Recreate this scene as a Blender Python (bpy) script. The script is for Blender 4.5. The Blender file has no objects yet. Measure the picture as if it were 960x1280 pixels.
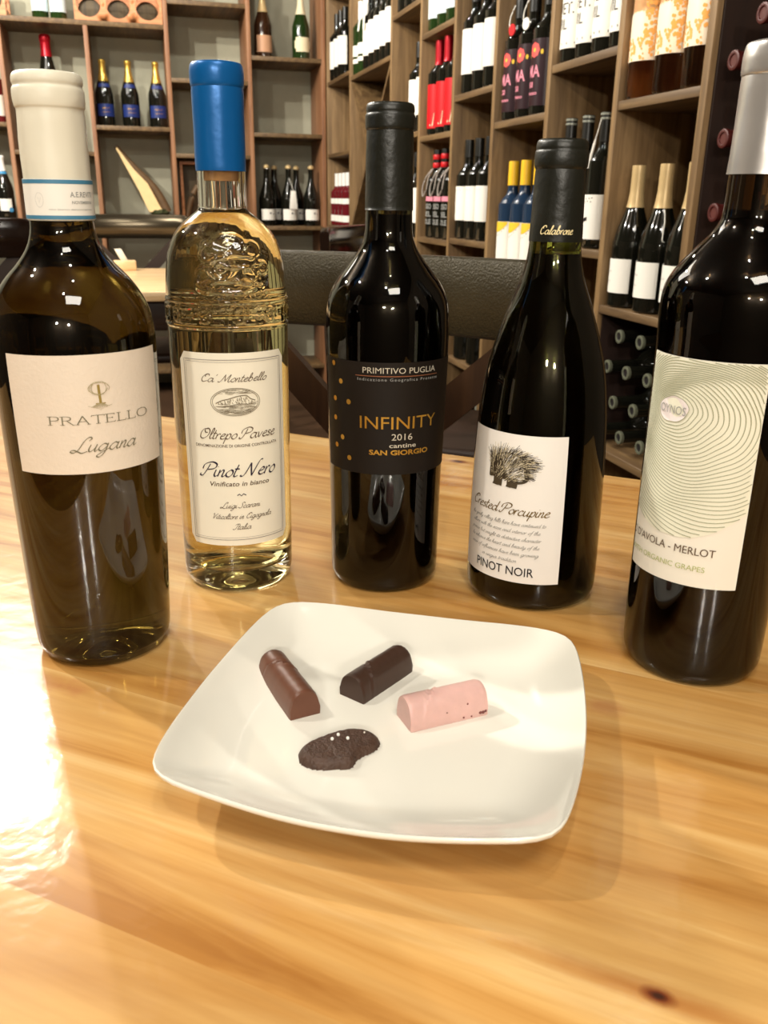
import bpy, bmesh, math, random
from mathutils import Vector, Matrix, noise
random.seed(7)
SC = bpy.context.scene
COL = SC.collection
PI = math.pi
R = math.radians

# ------------------------------------------------------------------ camera
CH = 1.003
cam_d = bpy.data.cameras.new('camera'); cam = bpy.data.objects.new('camera', cam_d); COL.objects.link(cam)
SC.camera = cam
cam_d.sensor_fit = 'VERTICAL'; cam_d.sensor_height = 36.0; cam_d.sensor_width = 27.0
cam_d.lens = 1087.0 / 1280.0 * 36.0
cam_d.clip_start = 0.02
YAW, PITCH, ROLL = R(15.3), R(19.8), R(0.8)
cam.matrix_world = (Matrix.Translation((0, 0, CH)) @ Matrix.Rotation(-YAW, 4, 'Z') @
                    Matrix.Rotation(PI / 2 - PITCH, 4, 'X') @ Matrix.Rotation(ROLL, 4, 'Z'))
cam_d.dof.use_dof = True
cam_d.dof.focus_distance = 0.58
cam_d.dof.aperture_fstop = 20.0

# ------------------------------------------------------------------ world, lamps, exposure
w = bpy.data.worlds.new('world'); SC.world = w; w.use_nodes = True
w.node_tree.nodes['Background'].inputs[0].default_value = (1.0, 0.86, 0.68, 1)
w.node_tree.nodes['Background'].inputs[1].default_value = 0.02
vs = SC.view_settings
vs.view_transform = 'Standard'; vs.look = 'None'; vs.gamma = 1.0; vs.use_curve_mapping = False
vs.exposure = 1.34

def lamp(name, loc, power, radius=0.04, col=(1.0, 0.94, 0.83)):
    d = bpy.data.lights.new(name, 'POINT'); d.energy = power; d.shadow_soft_size = radius; d.color = col
    o = bpy.data.objects.new(name, d); COL.objects.link(o); o.location = loc; return o

def area(name, loc, rot, sx, sy, power, col=(1.0, 0.93, 0.82)):
    d = bpy.data.lights.new(name, 'AREA'); d.shape = 'RECTANGLE'; d.size = sx; d.size_y = sy
    d.energy = power; d.color = col
    o = bpy.data.objects.new(name, d); COL.objects.link(o); o.location = loc; o.rotation_euler = rot; return o

# bright soft ceiling panel left of the table; its mirror image is the glare on the varnish
area('ceiling_panel_lamp', (-0.90, 3.62, 2.66), (0, 0, R(11)), 0.9, 2.0, 19)
# weak area fill added behind and above the camera
area('rear_fill_light', (0.2, -0.8, 2.66), (0, 0, 0), 0.7, 0.5, 9)
lamp('track_or_fill_lamp', (-1.6, 2.5, 2.45), 95, .03)
lamp('track_or_fill_lamp', (-0.59, 2.97, 2.5), 34, .03)
lamp('track_or_fill_lamp', (-1.2, 0.9, 2.5), 26, .03)
lamp('track_or_fill_lamp', (-0.75, -1.7, 1.75), 32, .05)  # added fill behind the camera, brightens the labels
lamp('track_or_fill_lamp', (-0.1, -1.8, 1.65), 24, .05)  # second added fill, for surfaces facing the camera
lamp('track_or_fill_lamp', (-0.2, -0.35, 2.5), 7, .03)
lamp('track_or_fill_lamp', (0.15, 0.10, 2.5), 5, .03)
lamp('track_or_fill_lamp', (0.35, 3.6, 2.5), 12, .03)
SC.cycles.max_bounces = 14
SC.cycles.transmission_bounces = 12
SC.cycles.sample_clamp_indirect = 6.0
SC.cycles.use_denoising = True

# ------------------------------------------------------------------ materials
def srgb(r, g, b):
    f = lambda c: (c / 255 / 12.92) if c <= 10 else ((c / 255 + 0.055) / 1.055) ** 2.4
    return (f(r), f(g), f(b), 1)

MATS = {}
def mat(name, col, rough=0.5, metal=0.0, spec=0.5, trans=0.0, ior=1.45, coat=0.0, var=0.0, vscale=20, bump=0.0, bscale=100, sub=0.0):
    """principled material with procedural colour variation and fine relief"""
    if name in MATS: return MATS[name]
    m = bpy.data.materials.new(name); m.use_nodes = True; nt = m.node_tree; b = nt.nodes['Principled BSDF']
    if len(col) == 3: col = (*col, 1)
    b.inputs['Base Color'].default_value = col
    b.inputs['Roughness'].default_value = rough; b.inputs['Metallic'].default_value = metal
    b.inputs['Specular IOR Level'].default_value = spec; b.inputs['Transmission Weight'].default_value = trans
    b.inputs['IOR'].default_value = ior; b.inputs['Coat Weight'].default_value = coat
    b.inputs['Coat Roughness'].default_value = 0.05
    if sub:
        b.inputs['Subsurface Weight'].default_value = sub; b.inputs['Subsurface Scale'].default_value = 0.005
    tc = nt.nodes.new('ShaderNodeTexCoord')
    if var:
        n = nt.nodes.new('ShaderNodeTexNoise'); n.inputs['Scale'].default_value = vscale; n.inputs['Detail'].default_value = 4
        nt.links.new(tc.outputs['Object'], n.inputs['Vector'])
        r = nt.nodes.new('ShaderNodeValToRGB')
        r.color_ramp.elements[0].position = 0.3; r.color_ramp.elements[1].position = 0.7
        r.color_ramp.elements[0].color = tuple(c * (1 - var) for c in col[:3]) + (1,)
        r.color_ramp.elements[1].color = tuple(min(1, c * (1 + var)) for c in col[:3]) + (1,)
        nt.links.new(n.outputs['Fac'], r.inputs[0]); nt.links.new(r.outputs[0], b.inputs['Base Color'])
    if bump:
        n = nt.nodes.new('ShaderNodeTexNoise'); n.inputs['Scale'].default_value = bscale; n.inputs['Detail'].default_value = 3
        nt.links.new(tc.outputs['Object'], n.inputs['Vector'])
        bp = nt.nodes.new('ShaderNodeBump'); bp.inputs['Strength'].default_value = bump; bp.inputs['Distance'].default_value = 0.002
        nt.links.new(n.outputs['Fac'], bp.inputs['Height']); nt.links.new(bp.outputs[0], b.inputs['Normal'])
    MATS[name] = m
    return m

def wood(name, dark, mid, light, axis=1, scale=1.0, rough=0.5, coat=0.0, bump=0.1, stretch=14):
    """stained shelf wood, grain along local axis"""
    if name in MATS: return MATS[name]
    m = bpy.data.materials.new(name); m.use_nodes = True; nt = m.node_tree; b = nt.nodes['Principled BSDF']
    tc = nt.nodes.new('ShaderNodeTexCoord'); mp = nt.nodes.new('ShaderNodeMapping')
    s = [stretch * scale] * 3; s[axis] = 1.0 * scale
    mp.inputs['Scale'].default_value = s
    nt.links.new(tc.outputs['Object'], mp.inputs['Vector'])
    n = nt.nodes.new('ShaderNodeTexNoise'); n.inputs['Scale'].default_value = 3; n.inputs['Detail'].default_value = 8; n.inputs['Roughness'].default_value = 0.65
    n.inputs['Distortion'].default_value = 0.6
    nt.links.new(mp.outputs[0], n.inputs['Vector'])
    r = nt.nodes.new('ShaderNodeValToRGB'); e = r.color_ramp.elements
    e[0].position = 0.3; e[0].color = dark; e[1].position = 0.72; e[1].color = light
    x = e.new(0.5); x.color = mid
    nt.links.new(n.outputs['Fac'], r.inputs[0]); nt.links.new(r.outputs[0], b.inputs['Base Color'])
    bp = nt.nodes.new('ShaderNodeBump'); bp.inputs['Strength'].default_value = bump; bp.inputs['Distance'].default_value = 0.002
    nt.links.new(n.outputs['Fac'], bp.inputs['Height']); nt.links.new(bp.outputs[0], b.inputs['Normal'])
    b.inputs['Roughness'].default_value = rough; b.inputs['Coat Weight'].default_value = coat
    MATS[name] = m
    return m

def table_mat():
    """varnished pine in table space (x along the boards): grain, knots, worn patches, wavy varnish"""
    m = bpy.data.materials.new('varnished_pine'); m.use_nodes = True; nt = m.node_tree; L = nt.links
    N = nt.nodes.new; b = nt.nodes['Principled BSDF']
    tc = N('ShaderNodeTexCoord'); oi = N('ShaderNodeObjectInfo')
    off = N('ShaderNodeVectorMath'); off.operation = 'SCALE'; off.inputs['Scale'].default_value = 7.0
    cv = N('ShaderNodeCombineXYZ'); L.new(oi.outputs['Random'], cv.inputs[0]); L.new(oi.outputs['Random'], cv.inputs[2])
    L.new(cv.outputs[0], off.inputs[0])
    add = N('ShaderNodeVectorMath'); add.operation = 'ADD'; L.new(tc.outputs['Object'], add.inputs[0]); L.new(off.outputs[0], add.inputs[1])
    mp = N('ShaderNodeMapping'); mp.inputs['Scale'].default_value = (1.8, 24, 24); L.new(add.outputs[0], mp.inputs[0])
    n1 = N('ShaderNodeTexNoise'); n1.inputs['Scale'].default_value = 1.0; n1.inputs['Detail'].default_value = 6; n1.inputs['Roughness'].default_value = 0.6; n1.inputs['Distortion'].default_value = 1.0
    L.new(mp.outputs[0], n1.inputs['Vector'])
    mp2 = N('ShaderNodeMapping'); mp2.inputs['Scale'].default_value = (8, 130, 130); L.new(add.outputs[0], mp2.inputs[0])
    n2 = N('ShaderNodeTexNoise'); n2.inputs['Scale'].default_value = 1.0; n2.inputs['Detail'].default_value = 3
    L.new(mp2.outputs[0], n2.inputs['Vector'])
    r = N('ShaderNodeValToRGB'); e = r.color_ramp.elements
    e[0].position = 0.34; e[0].color = srgb(168, 114, 50); e[1].position = 0.68; e[1].color = srgb(216, 180, 122)
    x = e.new(0.42); x.color = srgb(190, 140, 74); x = e.new(0.56); x.color = srgb(203, 159, 95)
    L.new(n1.outputs['Fac'], r.inputs[0])
    r2 = N('ShaderNodeValToRGB'); r2.color_ramp.elements[0].position = 0.3; r2.color_ramp.elements[0].color = (0.72, 0.62, 0.50, 1)
    r2.color_ramp.elements[1].position = 0.62; r2.color_ramp.elements[1].color = (1, 1, 1, 1)
    L.new(n2.outputs['Fac'], r2.inputs[0])
    mx = N('ShaderNodeMix'); mx.data_type = 'RGBA'; mx.blend_type = 'MULTIPLY'; mx.inputs[0].default_value = 0.55
    L.new(r.outputs[0], mx.inputs[6]); L.new(r2.outputs[0], mx.inputs[7])
    # board tint
    tr = N('ShaderNodeMapRange'); tr.inputs[3].default_value = 0.95; tr.inputs[4].default_value = 1.03; L.new(oi.outputs['Random'], tr.inputs[0])
    mt = N('ShaderNodeMix'); mt.data_type = 'RGBA'; mt.blend_type = 'MULTIPLY'; mt.inputs[0].default_value = 1
    L.new(mx.outputs[2], mt.inputs[6]); L.new(tr.outputs[0], mt.inputs[7])
    cur = mt.outputs[2]
    def spot(px, py, rx, ry, col, fac, soft, rough=0.6):
        nonlocal cur
        ge = N('ShaderNodeVectorMath'); ge.operation = 'SUBTRACT'; ge.inputs[1].default_value = (px, py, 0); L.new(tc.outputs['Object'], ge.inputs[0])
        sc = N('ShaderNodeVectorMath'); sc.operation = 'MULTIPLY'; sc.inputs[1].default_value = (1 / rx, 1 / ry, 0); L.new(ge.outputs[0], sc.inputs[0])
        ln = N('ShaderNodeVectorMath'); ln.operation = 'LENGTH'; L.new(sc.outputs[0], ln.inputs[0])
        nn = N('ShaderNodeTexNoise'); nn.inputs['Scale'].default_value = 90; nn.inputs['Detail'].default_value = 5; L.new(tc.outputs['Object'], nn.inputs['Vector'])
        ad = N('ShaderNodeMath'); ad.operation = 'MULTIPLY_ADD'; ad.inputs[1].default_value = rough * 2; L.new(nn.outputs['Fac'], ad.inputs[0]); L.new(ln.outputs['Value'], ad.inputs[2])
        rr = N('ShaderNodeMapRange'); rr.inputs[1].default_value = 1.0 - soft + rough; rr.inputs[2].default_value = 1.0 + rough; rr.inputs[3].default_value = fac; rr.inputs[4].default_value = 0
        L.new(ad.outputs[0], rr.inputs[0])
        mk = N('ShaderNodeMix'); mk.data_type = 'RGBA'; L.new(rr.outputs[0], mk.inputs[0]); L.new(cur, mk.inputs[6]); mk.inputs[7].default_value = col
        cur = mk.outputs[2]
    for (px, py, s) in KNOTS:
        spot(px, py, 0.075 * s, 0.006 * s, srgb(150, 80, 22), 0.55, 0.9, 0.3)
        spot(px, py, 0.007 * s, 0.0045 * s, srgb(110, 45, 12), 0.95, 0.6, 0.3)
        spot(px, py, 0.0035 * s, 0.002 * s, srgb(45, 18, 8), 0.9, 0.6, 0.3)
    for (px, py, rx, ry) in STAINS:
        spot(px, py, rx, ry, srgb(168, 96, 62), 0.38, 0.9, 0.9)
    L.new(cur, b.inputs['Base Color'])
    b.inputs['Roughness'].default_value = 0.42
    b.inputs['Specular IOR Level'].default_value = 0.3
    b.inputs['Coat Weight'].default_value = 0.85; b.inputs['Coat Roughness'].default_value = 0.12; b.inputs['Coat IOR'].default_value = 1.5
    nb = N('ShaderNodeTexNoise'); nb.inputs['Scale'].default_value = 55; nb.inputs['Detail'].default_value = 5; L.new(tc.outputs['Object'], nb.inputs['Vector'])
    bp = N('ShaderNodeBump'); bp.inputs['Strength'].default_value = 0.35; bp.inputs['Distance'].default_value = 0.0016
    L.new(nb.outputs['Fac'], bp.inputs['Height']); L.new(bp.outputs[0], b.inputs['Coat Normal'])
    return m

# ------------------------------------------------------------------ object helpers
def link(name, me, parent=None, m=None):
    o = bpy.data.objects.new(name, me); COL.objects.link(o)
    if parent is not None: o.parent = parent
    if m is not None and not me.materials: me.materials.append(m)
    return o

def bm_mesh(name, bm, smooth=True, angle=40):
    me = bpy.data.meshes.new(name)
    bm.normal_update()
    if smooth:
        for f in bm.faces: f.smooth = True
        for e in bm.edges:
            if len(e.link_faces) == 2 and e.calc_face_angle(0) > R(angle): e.smooth = False
    bm.to_mesh(me); bm.free()
    return me

def thing(name, label, cat, loc=(0, 0, 0), rotz=0, group=None):
    o = bpy.data.objects.new(name, None); COL.objects.link(o); o.empty_display_size = 0.05
    o.location = loc; o.rotation_euler = (0, 0, rotz); o['label'] = label; o['category'] = cat
    if group: o['group'] = group
    return o

def tag(o, label, cat, group=None):
    o['label'] = label; o['category'] = cat
    if group: o['group'] = group
    return o

def structure(o):
    o['kind'] = 'structure'; return o

def box_bm(x0, x1, y0, y1, z0, z1, bev=0.0, bm=None):
    bm = bm or bmesh.new()
    r = bmesh.ops.create_cube(bm, size=1.0)
    for v in r['verts']:
        v.co = Vector(((x0 + x1) / 2 + v.co.x * (x1 - x0), (y0 + y1) / 2 + v.co.y * (y1 - y0), (z0 + z1) / 2 + v.co.z * (z1 - z0)))
    if bev:
        es = list({e for v in r['verts'] for e in v.link_edges})
        bmesh.ops.bevel(bm, geom=es, offset=bev, segments=2, affect='EDGES', profile=0.5)
    return bm

def box(name, dims, m, parent=None, bev=0.0015):
    return link(name, bm_mesh(name, box_bm(*dims, bev=bev), True, 50), parent, m)

def catmull(pts, n=6, closed=False):
    out = []; k = len(pts)
    rng = range(k) if closed else range(k - 1)
    for i in rng:
        p0 = pts[(i - 1) % k] if (closed or i > 0) else pts[0]
        p1 = pts[i]; p2 = pts[(i + 1) % k]
        p3 = pts[(i + 2) % k] if (closed or i + 2 < k) else pts[-1]
        for j in range(n):
            t = j / n
            out.append(tuple(0.5 * ((2 * b) + (-a + c) * t + (2 * a - 5 * b + 4 * c - d) * t * t + (-a + 3 * b - 3 * c + d) * t ** 3)
                             for a, b, c, d in zip(p0, p1, p2, p3)))
    if not closed: out.append(tuple(pts[-1]))
    return out

def lathe_bm(prof, seg=64, bm=None, disp=None):
    """prof: (r,z) list; r==0 at the ends closes the surface"""
    bm = bm or bmesh.new(); rings = []
    for (r, z) in prof:
        if r < 1e-6: rings.append([bm.verts.new((0, 0, z))])
        else:
            ring = []
            for i in range(seg):
                a = 2 * PI * i / seg; rr = r + (disp(a, z) if disp else 0)
                ring.append(bm.verts.new((rr * math.sin(a), -rr * math.cos(a), z)))
            rings.append(ring)
    for A, B in zip(rings, rings[1:]):
        for i in range(seg):
            j = (i + 1) % seg
            if len(A) == 1 and len(B) == 1: continue
            if len(A) == 1: bm.faces.new((A[0], B[j], B[i]))
            elif len(B) == 1: bm.faces.new((A[i], A[j], B[0]))
            else: bm.faces.new((A[i], A[j], B[j], B[i]))
    return bm

def rat(prof, z):
    for (r0, z0), (r1, z1) in zip(prof, prof[1:]):
        lo, hi = min(z0, z1), max(z0, z1)
        if lo <= z <= hi and hi > lo: return r0 + (r1 - r0) * (z - z0) / (z1 - z0)
    return prof[-1][0]

def tube_bm(pts, rad, seg=8, bm=None, closed=False):
    bm = bm or bmesh.new(); P = [Vector(p) for p in pts]; rings = []
    n = len(P)
    for i, p in enumerate(P):
        a = P[(i - 1) % n] if (closed or i > 0) else P[0]; c = P[(i + 1) % n] if (closed or i < n - 1) else P[-1]
        d = (c - a).normalized()
        up = Vector((0, 0, 1)) if abs(d.z) < 0.9 else Vector((1, 0, 0))
        s = d.cross(up).normalized(); t = s.cross(d).normalized()
        r = rad[i] if isinstance(rad, (list, tuple)) else rad
        rings.append([bm.verts.new(p + s * r * math.cos(2 * PI * k / seg) + t * r * math.sin(2 * PI * k / seg)) for k in range(seg)])
    rg = range(n) if closed else range(n - 1)
    for i in rg:
        A, B = rings[i], rings[(i + 1) % n]
        for k in range(seg):
            j = (k + 1) % seg; bm.faces.new((A[k], A[j], B[j], B[k]))
    if not closed:
        bm.faces.new(rings[0][::-1]); bm.faces.new(rings[-1])
    return bm

# ------------------------------------------------------------------ lettering: pen stroke fonts and the built-in font, wrapped on bottles
G = {
 'a': (1.0, [[(.75,.8),(.4,1),(.08,.6),(.1,.15),(.4,0),(.7,.5),(.78,1)],[(.78,1),(.72,.3),(.85,0),(1.05,.25)]]),
 'b': (.82, [[(0,.3),(.3,1.4),(.3,2),(.15,1.9),(.1,.4),(.3,0),(.6,.3),(.6,.8),(.35,1),(.15,.7)]]),
 'c': (.72, [[(.6,.8),(.4,1),(.1,.6),(.12,.15),(.4,0),(.75,.25)]]),
 'd': (1.0, [[(.75,.8),(.4,1),(.08,.6),(.1,.15),(.4,0),(.7,.5)],[(.85,2),(.75,1),(.72,.3),(.85,0),(1.05,.25)]]),
 'e': (.7, [[(.1,.5),(.5,.65),(.55,.9),(.35,1),(.1,.6),(.12,.15),(.4,0),(.75,.25)]]),
 'f': (.55, [[(.65,1.8),(.5,2),(.33,1.6),(.27,.5),(.15,-.6),(-.05,-.9)],[(.0,1),(.6,1)]]),
 'g': (1.0, [[(.75,.8),(.4,1),(.08,.6),(.1,.15),(.4,0),(.7,.5)],[(.78,1),(.7,-.3),(.4,-.9),(.1,-.7),(.5,-.2),(1.02,.25)]]),
 'h': (.8, [[(0,.3),(.35,1.5),(.3,2),(.15,1.8),(.05,0)],[(.05,.4),(.35,.98),(.5,.8),(.45,.2),(.55,0),(.8,.25)]]),
 'i': (.4, [[(.1,1),(.05,.3),(.2,0),(.42,.25)],[(.2,1.4),(.24,1.48)]]),
 'k': (.8, [[(0,.3),(.35,1.5),(.3,2),(.15,1.8),(.05,0)],[(.5,1),(.1,.5),(.55,0),(.8,.2)]]),
 'l': (.42, [[(0,.3),(.35,1.4),(.35,2),(.2,1.9),(.08,.4),(.2,0),(.44,.25)]]),
 'm': (1.02, [[(.1,1),(.05,0)],[(.05,.4),(.3,.95),(.42,.8),(.4,0)],[(.4,.4),(.65,.95),(.78,.8),(.74,.2),(.85,0),(1.04,.25)]]),
 'n': (.75, [[(.1,1),(.05,0)],[(.05,.4),(.35,.98),(.5,.8),(.45,.2),(.55,0),(.77,.25)]]),
 'o': (.74, [[(.4,1),(.08,.6),(.1,.15),(.4,0),(.65,.4),(.6,.85),(.4,1)]]),
 'p': (.75, [[(.12,1),(0,-.9)],[(.05,.3),(.35,1),(.6,.8),(.55,.2),(.3,0),(.1,.15)]]),
 'r': (.54, [[(.1,1),(.05,0)],[(.05,.4),(.3,.98),(.5,.9)]]),
 's': (.58, [[(.5,.85),(.3,1),(.12,.8),(.4,.4),(.35,.05),(.0,.1)]]),
 't': (.46, [[(.25,1.7),(.1,.3),(.22,0),(.46,.2)],[(0,1.1),(.45,1.1)]]),
 'u': (.88, [[(.1,1),(.05,.3),(.25,0),(.55,.4),(.65,1)],[(.65,1),(.6,.2),(.7,0),(.9,.25)]]),
 'v': (.7, [[(.05,1),(.25,0),(.6,1)]]),
 'w': (1.0, [[(.05,1),(.25,0),(.5,.9),(.7,0),(.95,1)]]),
 'x': (.7, [[(.05,1),(.55,0)],[(.55,1),(.0,0)]]),
 'y': (.85, [[(.1,1),(.05,.3),(.25,0),(.55,.4),(.65,1)],[(.65,1),(.5,-.4),(.2,-.9),(.0,-.6),(.6,0),(.85,.25)]]),
 'z': (.7, [[(.05,1),(.55,1),(.05,0),(.65,.05)]]),
 'C': (1.15, [[(1.1,1.55),(1.0,1.95),(.6,2),(.2,1.4),(.12,.6),(.45,0),(1.05,.3)],[(.75,2),(.45,1.6),(.6,1.35)]]),
 'O': (1.4, [[(.9,1.9),(.4,1.8),(.12,1.1),(.2,.2),(.65,0),(1.15,.6),(1.25,1.5),(.9,2),(.55,1.7),(.7,1.2),(1.0,1.2)]]),
 'P': (1.15, [[(.5,1.8),(.3,.8),(.05,.05),(-.25,.1),(-.2,.35)],[(-.15,1.0),(-.05,1.7),(.6,2.1),(1.15,1.8),(1.05,1.2),(.4,.95)]]),
 'N': (1.45, [[(-.3,.15),(-.1,0),(.15,.4),(.42,1.85)],[(.42,1.85),(.6,1.0),(.85,0)],[(.85,0),(1.1,1.4),(1.3,2.1),(1.55,2.2)]]),
 'L': (1.15, [[(.95,1.55),(1.1,1.95),(.8,2.1),(.5,1.5),(.3,.4),(.0,-.05),(-.35,.1),(-.15,.35),(.3,.1),(.7,-.15),(1.15,.1)]]),
 'M': (1.6, [[(-.3,.2),(-.1,0),(.2,.4),(.5,1.9)],[(.5,1.9),(.62,1.0),(.75,.2)],[(.75,.2),(1.3,1.95),(1.2,.4),(1.35,0),(1.6,.25)]]),
 'V': (1.05, [[(-.15,1.6),(.1,2),(.25,1.2),(.35,0),(.75,1.4),(1.15,2)]]),
 'I': (.8, [[(-.05,1.6),(.3,2),(.95,1.95)],[(.6,1.95),(.35,.3),(.0,0),(-.25,.25)]]),
 'S': (.95, [[(1.0,1.6),(.7,2.05),(.35,1.6),(.6,.9),(.5,.1),(.05,0),(-.25,.35)]]),
 'T': (.95, [[(-.05,1.6),(.3,2),(1.2,1.95)],[(.65,1.95),(.4,.3),(.1,0),(-.15,.25)]]),
 'F': (.95, [[(-.05,1.6),(.3,2),(1.2,1.95)],[(.65,1.95),(.4,.3),(.1,0),(-.15,.25)],[(.3,1.05),(.8,1.05)]]),
 "'": (.35, [[(.15,2.0),(.05,1.6)]]), ' ': (.55, []), '.': (.3, [[(.05,.02),(.1,.08)]]),
}
# upright roman capitals with serifs, drawn with the same pen
RG = {
 'P': (1.35, [[(.25,2),(.25,0)],[(.0,2),(.25,2)],[(.0,0),(.5,0)],['c',(.25,2),(.8,2),(1.15,1.8),(1.15,1.3),(.8,1.05),(.25,1.05)]]),
 'R': (1.55, [[(.25,2),(.25,0)],[(.0,2),(.25,2)],[(.0,0),(.5,0)],['c',(.25,2),(.75,2),(1.1,1.8),(1.1,1.3),(.75,1.05),(.25,1.05)],[(.7,1.05),(1.35,0),(1.55,0)]]),
 'A': (1.75, [[(.85,2),(.25,0)],[(.85,2),(1.5,0)],[(.05,0),(.45,0)],[(1.3,0),(1.7,0)],[(.45,.7),(1.28,.7)]]),
 'T': (1.5, [[(.75,2),(.75,0)],[(.05,1.75),(.05,2),(1.45,2),(1.45,1.75)],[(.5,0),(1.0,0)]]),
 'E': (1.35, [[(.25,2),(.25,0)],[(.0,2),(1.1,2),(1.1,1.75)],[(.0,0),(1.15,0),(1.15,.3)],[(.25,1.05),(.85,1.05)],[(.85,1.2),(.85,.9)]]),
 'L': (1.3, [[(.25,2),(.25,0)],[(.0,2),(.5,2)],[(.0,0),(1.15,0),(1.15,.35)]]),
 'O': (1.9, [['c',(.9,2.03),(.35,1.75),(.12,1.0),(.35,.25),(.9,-.03),(1.45,.25),(1.7,1.0),(1.45,1.75),(.9,2.03)]]),
}

def ribbon(bm, pts, wfun, zmap):
    """flat ribbon along pts in the (u,v) plane, put on the surface by zmap"""
    n = len(pts); prev = None
    for i in range(n):
        a = pts[max(0, i - 1)]; c = pts[min(n - 1, i + 1)]
        dx, dy = c[0] - a[0], c[1] - a[1]; l = math.hypot(dx, dy) or 1e-9
        wd = wfun(dx / l, dy / l) / 2
        nx, ny = -dy / l * wd, dx / l * wd
        q = (bm.verts.new(zmap(pts[i][0] + nx, pts[i][1] + ny)), bm.verts.new(zmap(pts[i][0] - nx, pts[i][1] - ny)))
        if prev: bm.faces.new((prev[0], prev[1], q[1], q[0]))
        prev = q

def script_width(txt, font=G):
    return sum(font[c][0] for c in txt)

def script(bm, txt, u0, u1, v0, xh, zmap, slant=0.35, thick=0.16, thin=0.06, font=G, arc=0.0):
    """pen lettering fitted between u0 and u1, baseline v0, x-height xh (metres)"""
    W = script_width(txt, font); sx = (u1 - u0) / W; x = 0
    nib = R(35)
    def wf(dx, dy):
        return xh * (thin + (thick - thin) * abs(dx * math.sin(nib) - dy * math.cos(nib)) ** 1.3) if font is G else xh * (thin + (thick - thin) * abs(dy))
    for ch in txt:
        adv, strokes = font[ch]
        for s in strokes:
            if s[0] == 'c': pts = catmull(s[1:], 5)
            elif font is RG: pts = s
            else: pts = catmull(s, 4) if len(s) > 2 else s
            P = [(u0 + (x + px) * sx + slant * py * xh, v0 + py * xh) for px, py in pts]
            ribbon(bm, P, wf, zmap)
        x += adv

def text_into(bm, txt, u0, u1, v0, h, zmap, shear=0.0, bold=0.0, spacing=1.0):
    """built-in font text fitted between u0 and u1, capitals h tall, baseline v0"""
    cu = bpy.data.curves.new('t', 'FONT'); cu.body = txt; cu.size = 1.0; cu.shear = shear; cu.offset = bold; cu.resolution_u = 3
    cu.space_character = spacing
    o = bpy.data.objects.new('t', cu); COL.objects.link(o)
    dg = bpy.context.evaluated_depsgraph_get(); me = bpy.data.meshes.new_from_object(o.evaluated_get(dg))
    xs = [v.co.x for v in me.vertices]
    if not xs:
        bpy.data.objects.remove(o); return
    x0, x1 = min(xs), max(xs); sx = (u1 - u0) / (x1 - x0); sy = h / 0.69
    base = [bm.verts.new(zmap(u0 + (v.co.x - x0) * sx, v0 + v.co.y * sy)) for v in me.vertices]
    for p in me.polygons:
        try: bm.faces.new([base[i] for i in p.vertices])
        except ValueError: pass
    bpy.data.objects.remove(o); bpy.data.meshes.remove(me); bpy.data.curves.remove(cu)

def disc_into(bm, u, v, ru, rv, zmap, n=16):
    c = [bm.verts.new(zmap(u + ru * math.cos(2 * PI * i / n), v + rv * math.sin(2 * PI * i / n))) for i in range(n)]
    bm.faces.new(c)

def strip_into(bm, u0, u1, lo, hi, zmap, n=12):
    prev = None
    for i in range(n + 1):
        u = u0 + (u1 - u0) * i / n; f = i / n
        a, b = (lo(f) if callable(lo) else lo), (hi(f) if callable(hi) else hi)
        q = (bm.verts.new(zmap(u, a)), bm.verts.new(zmap(u, b)))
        if prev: bm.faces.new((prev[0], q[0], q[1], prev[1]))
        prev = q

def poly_into(bm, pts, zmap):
    bm.faces.new([bm.verts.new(zmap(*p)) for p in pts])

def wrap(prof, th0, off):
    """(u along the girth from angle th0, z) -> point on the bottle skin plus off"""
    def f(u, v):
        r = rat(prof, v); rr = rat(prof, 0.1) if False else r
        a = R(th0) + u / 0.04
        return ((rr + off) * math.sin(a), -(rr + off) * math.cos(a), v)
    return f

def U(deg): return R(deg) * 0.04      # girth coordinate of an angle (relative to 0)

def label_patch(name, prof, a0, a1, z0, z1, m, parent, off=0.0003, corner=0.0, nz=12):
    bm = bmesh.new(); nu = max(8, int(abs(a1 - a0) / 3)); zm = wrap(prof, 0, off); g = []
    for j in range(nz + 1):
        v = z0 + (z1 - z0) * j / nz; row = []
        dv = min(v - z0, z1 - v); ins = 0
        if corner and dv < corner: ins = (corner - math.sqrt(max(0, corner ** 2 - (corner - dv) ** 2)))
        for i in range(nu + 1):
            u = U(a0) + ins + (U(a1) - U(a0) - 2 * ins) * i / nu
            row.append(bm.verts.new(zm(u, v)))
        g.append(row)
    for j in range(nz):
        for i in range(nu): bm.faces.new((g[j][i], g[j][i + 1], g[j + 1][i + 1], g[j + 1][i]))
    return link(name, bm_mesh(name, bm), parent, m)

def print_obj(name, bm, m, parent):
    return link(name, bm_mesh(name, bm, False), parent, m)

# ------------------------------------------------------------------ common materials
M_SHELF = wood('stained_shelf_wood', srgb(74, 54, 32), srgb(104, 80, 50), srgb(132, 106, 70), axis=1, rough=0.55)
M_DIV = wood('stained_divider_wood', srgb(96, 72, 42), srgb(126, 98, 62), srgb(154, 124, 84), axis=2, rough=0.55)
M_BACKP = wood('dark_back_board', srgb(62, 50, 30), srgb(82, 68, 42), srgb(98, 82, 52), axis=2, rough=0.6)
M_REDSHADE = wood('red_brown_shade_tone', srgb(28, 12, 5), srgb(36, 17, 7), srgb(44, 22, 9), axis=2, rough=0.6)  # red brown darkened to carry the shade of unlit bays
M_FRAME = wood('reddish_post_wood', srgb(112, 72, 46), srgb(142, 98, 66), srgb(170, 124, 88), axis=2, rough=0.55)
M_PAINT = mat('grey_green_wall_paint', srgb(168, 166, 146), 0.8, var=0.04, bump=0.1)
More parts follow.
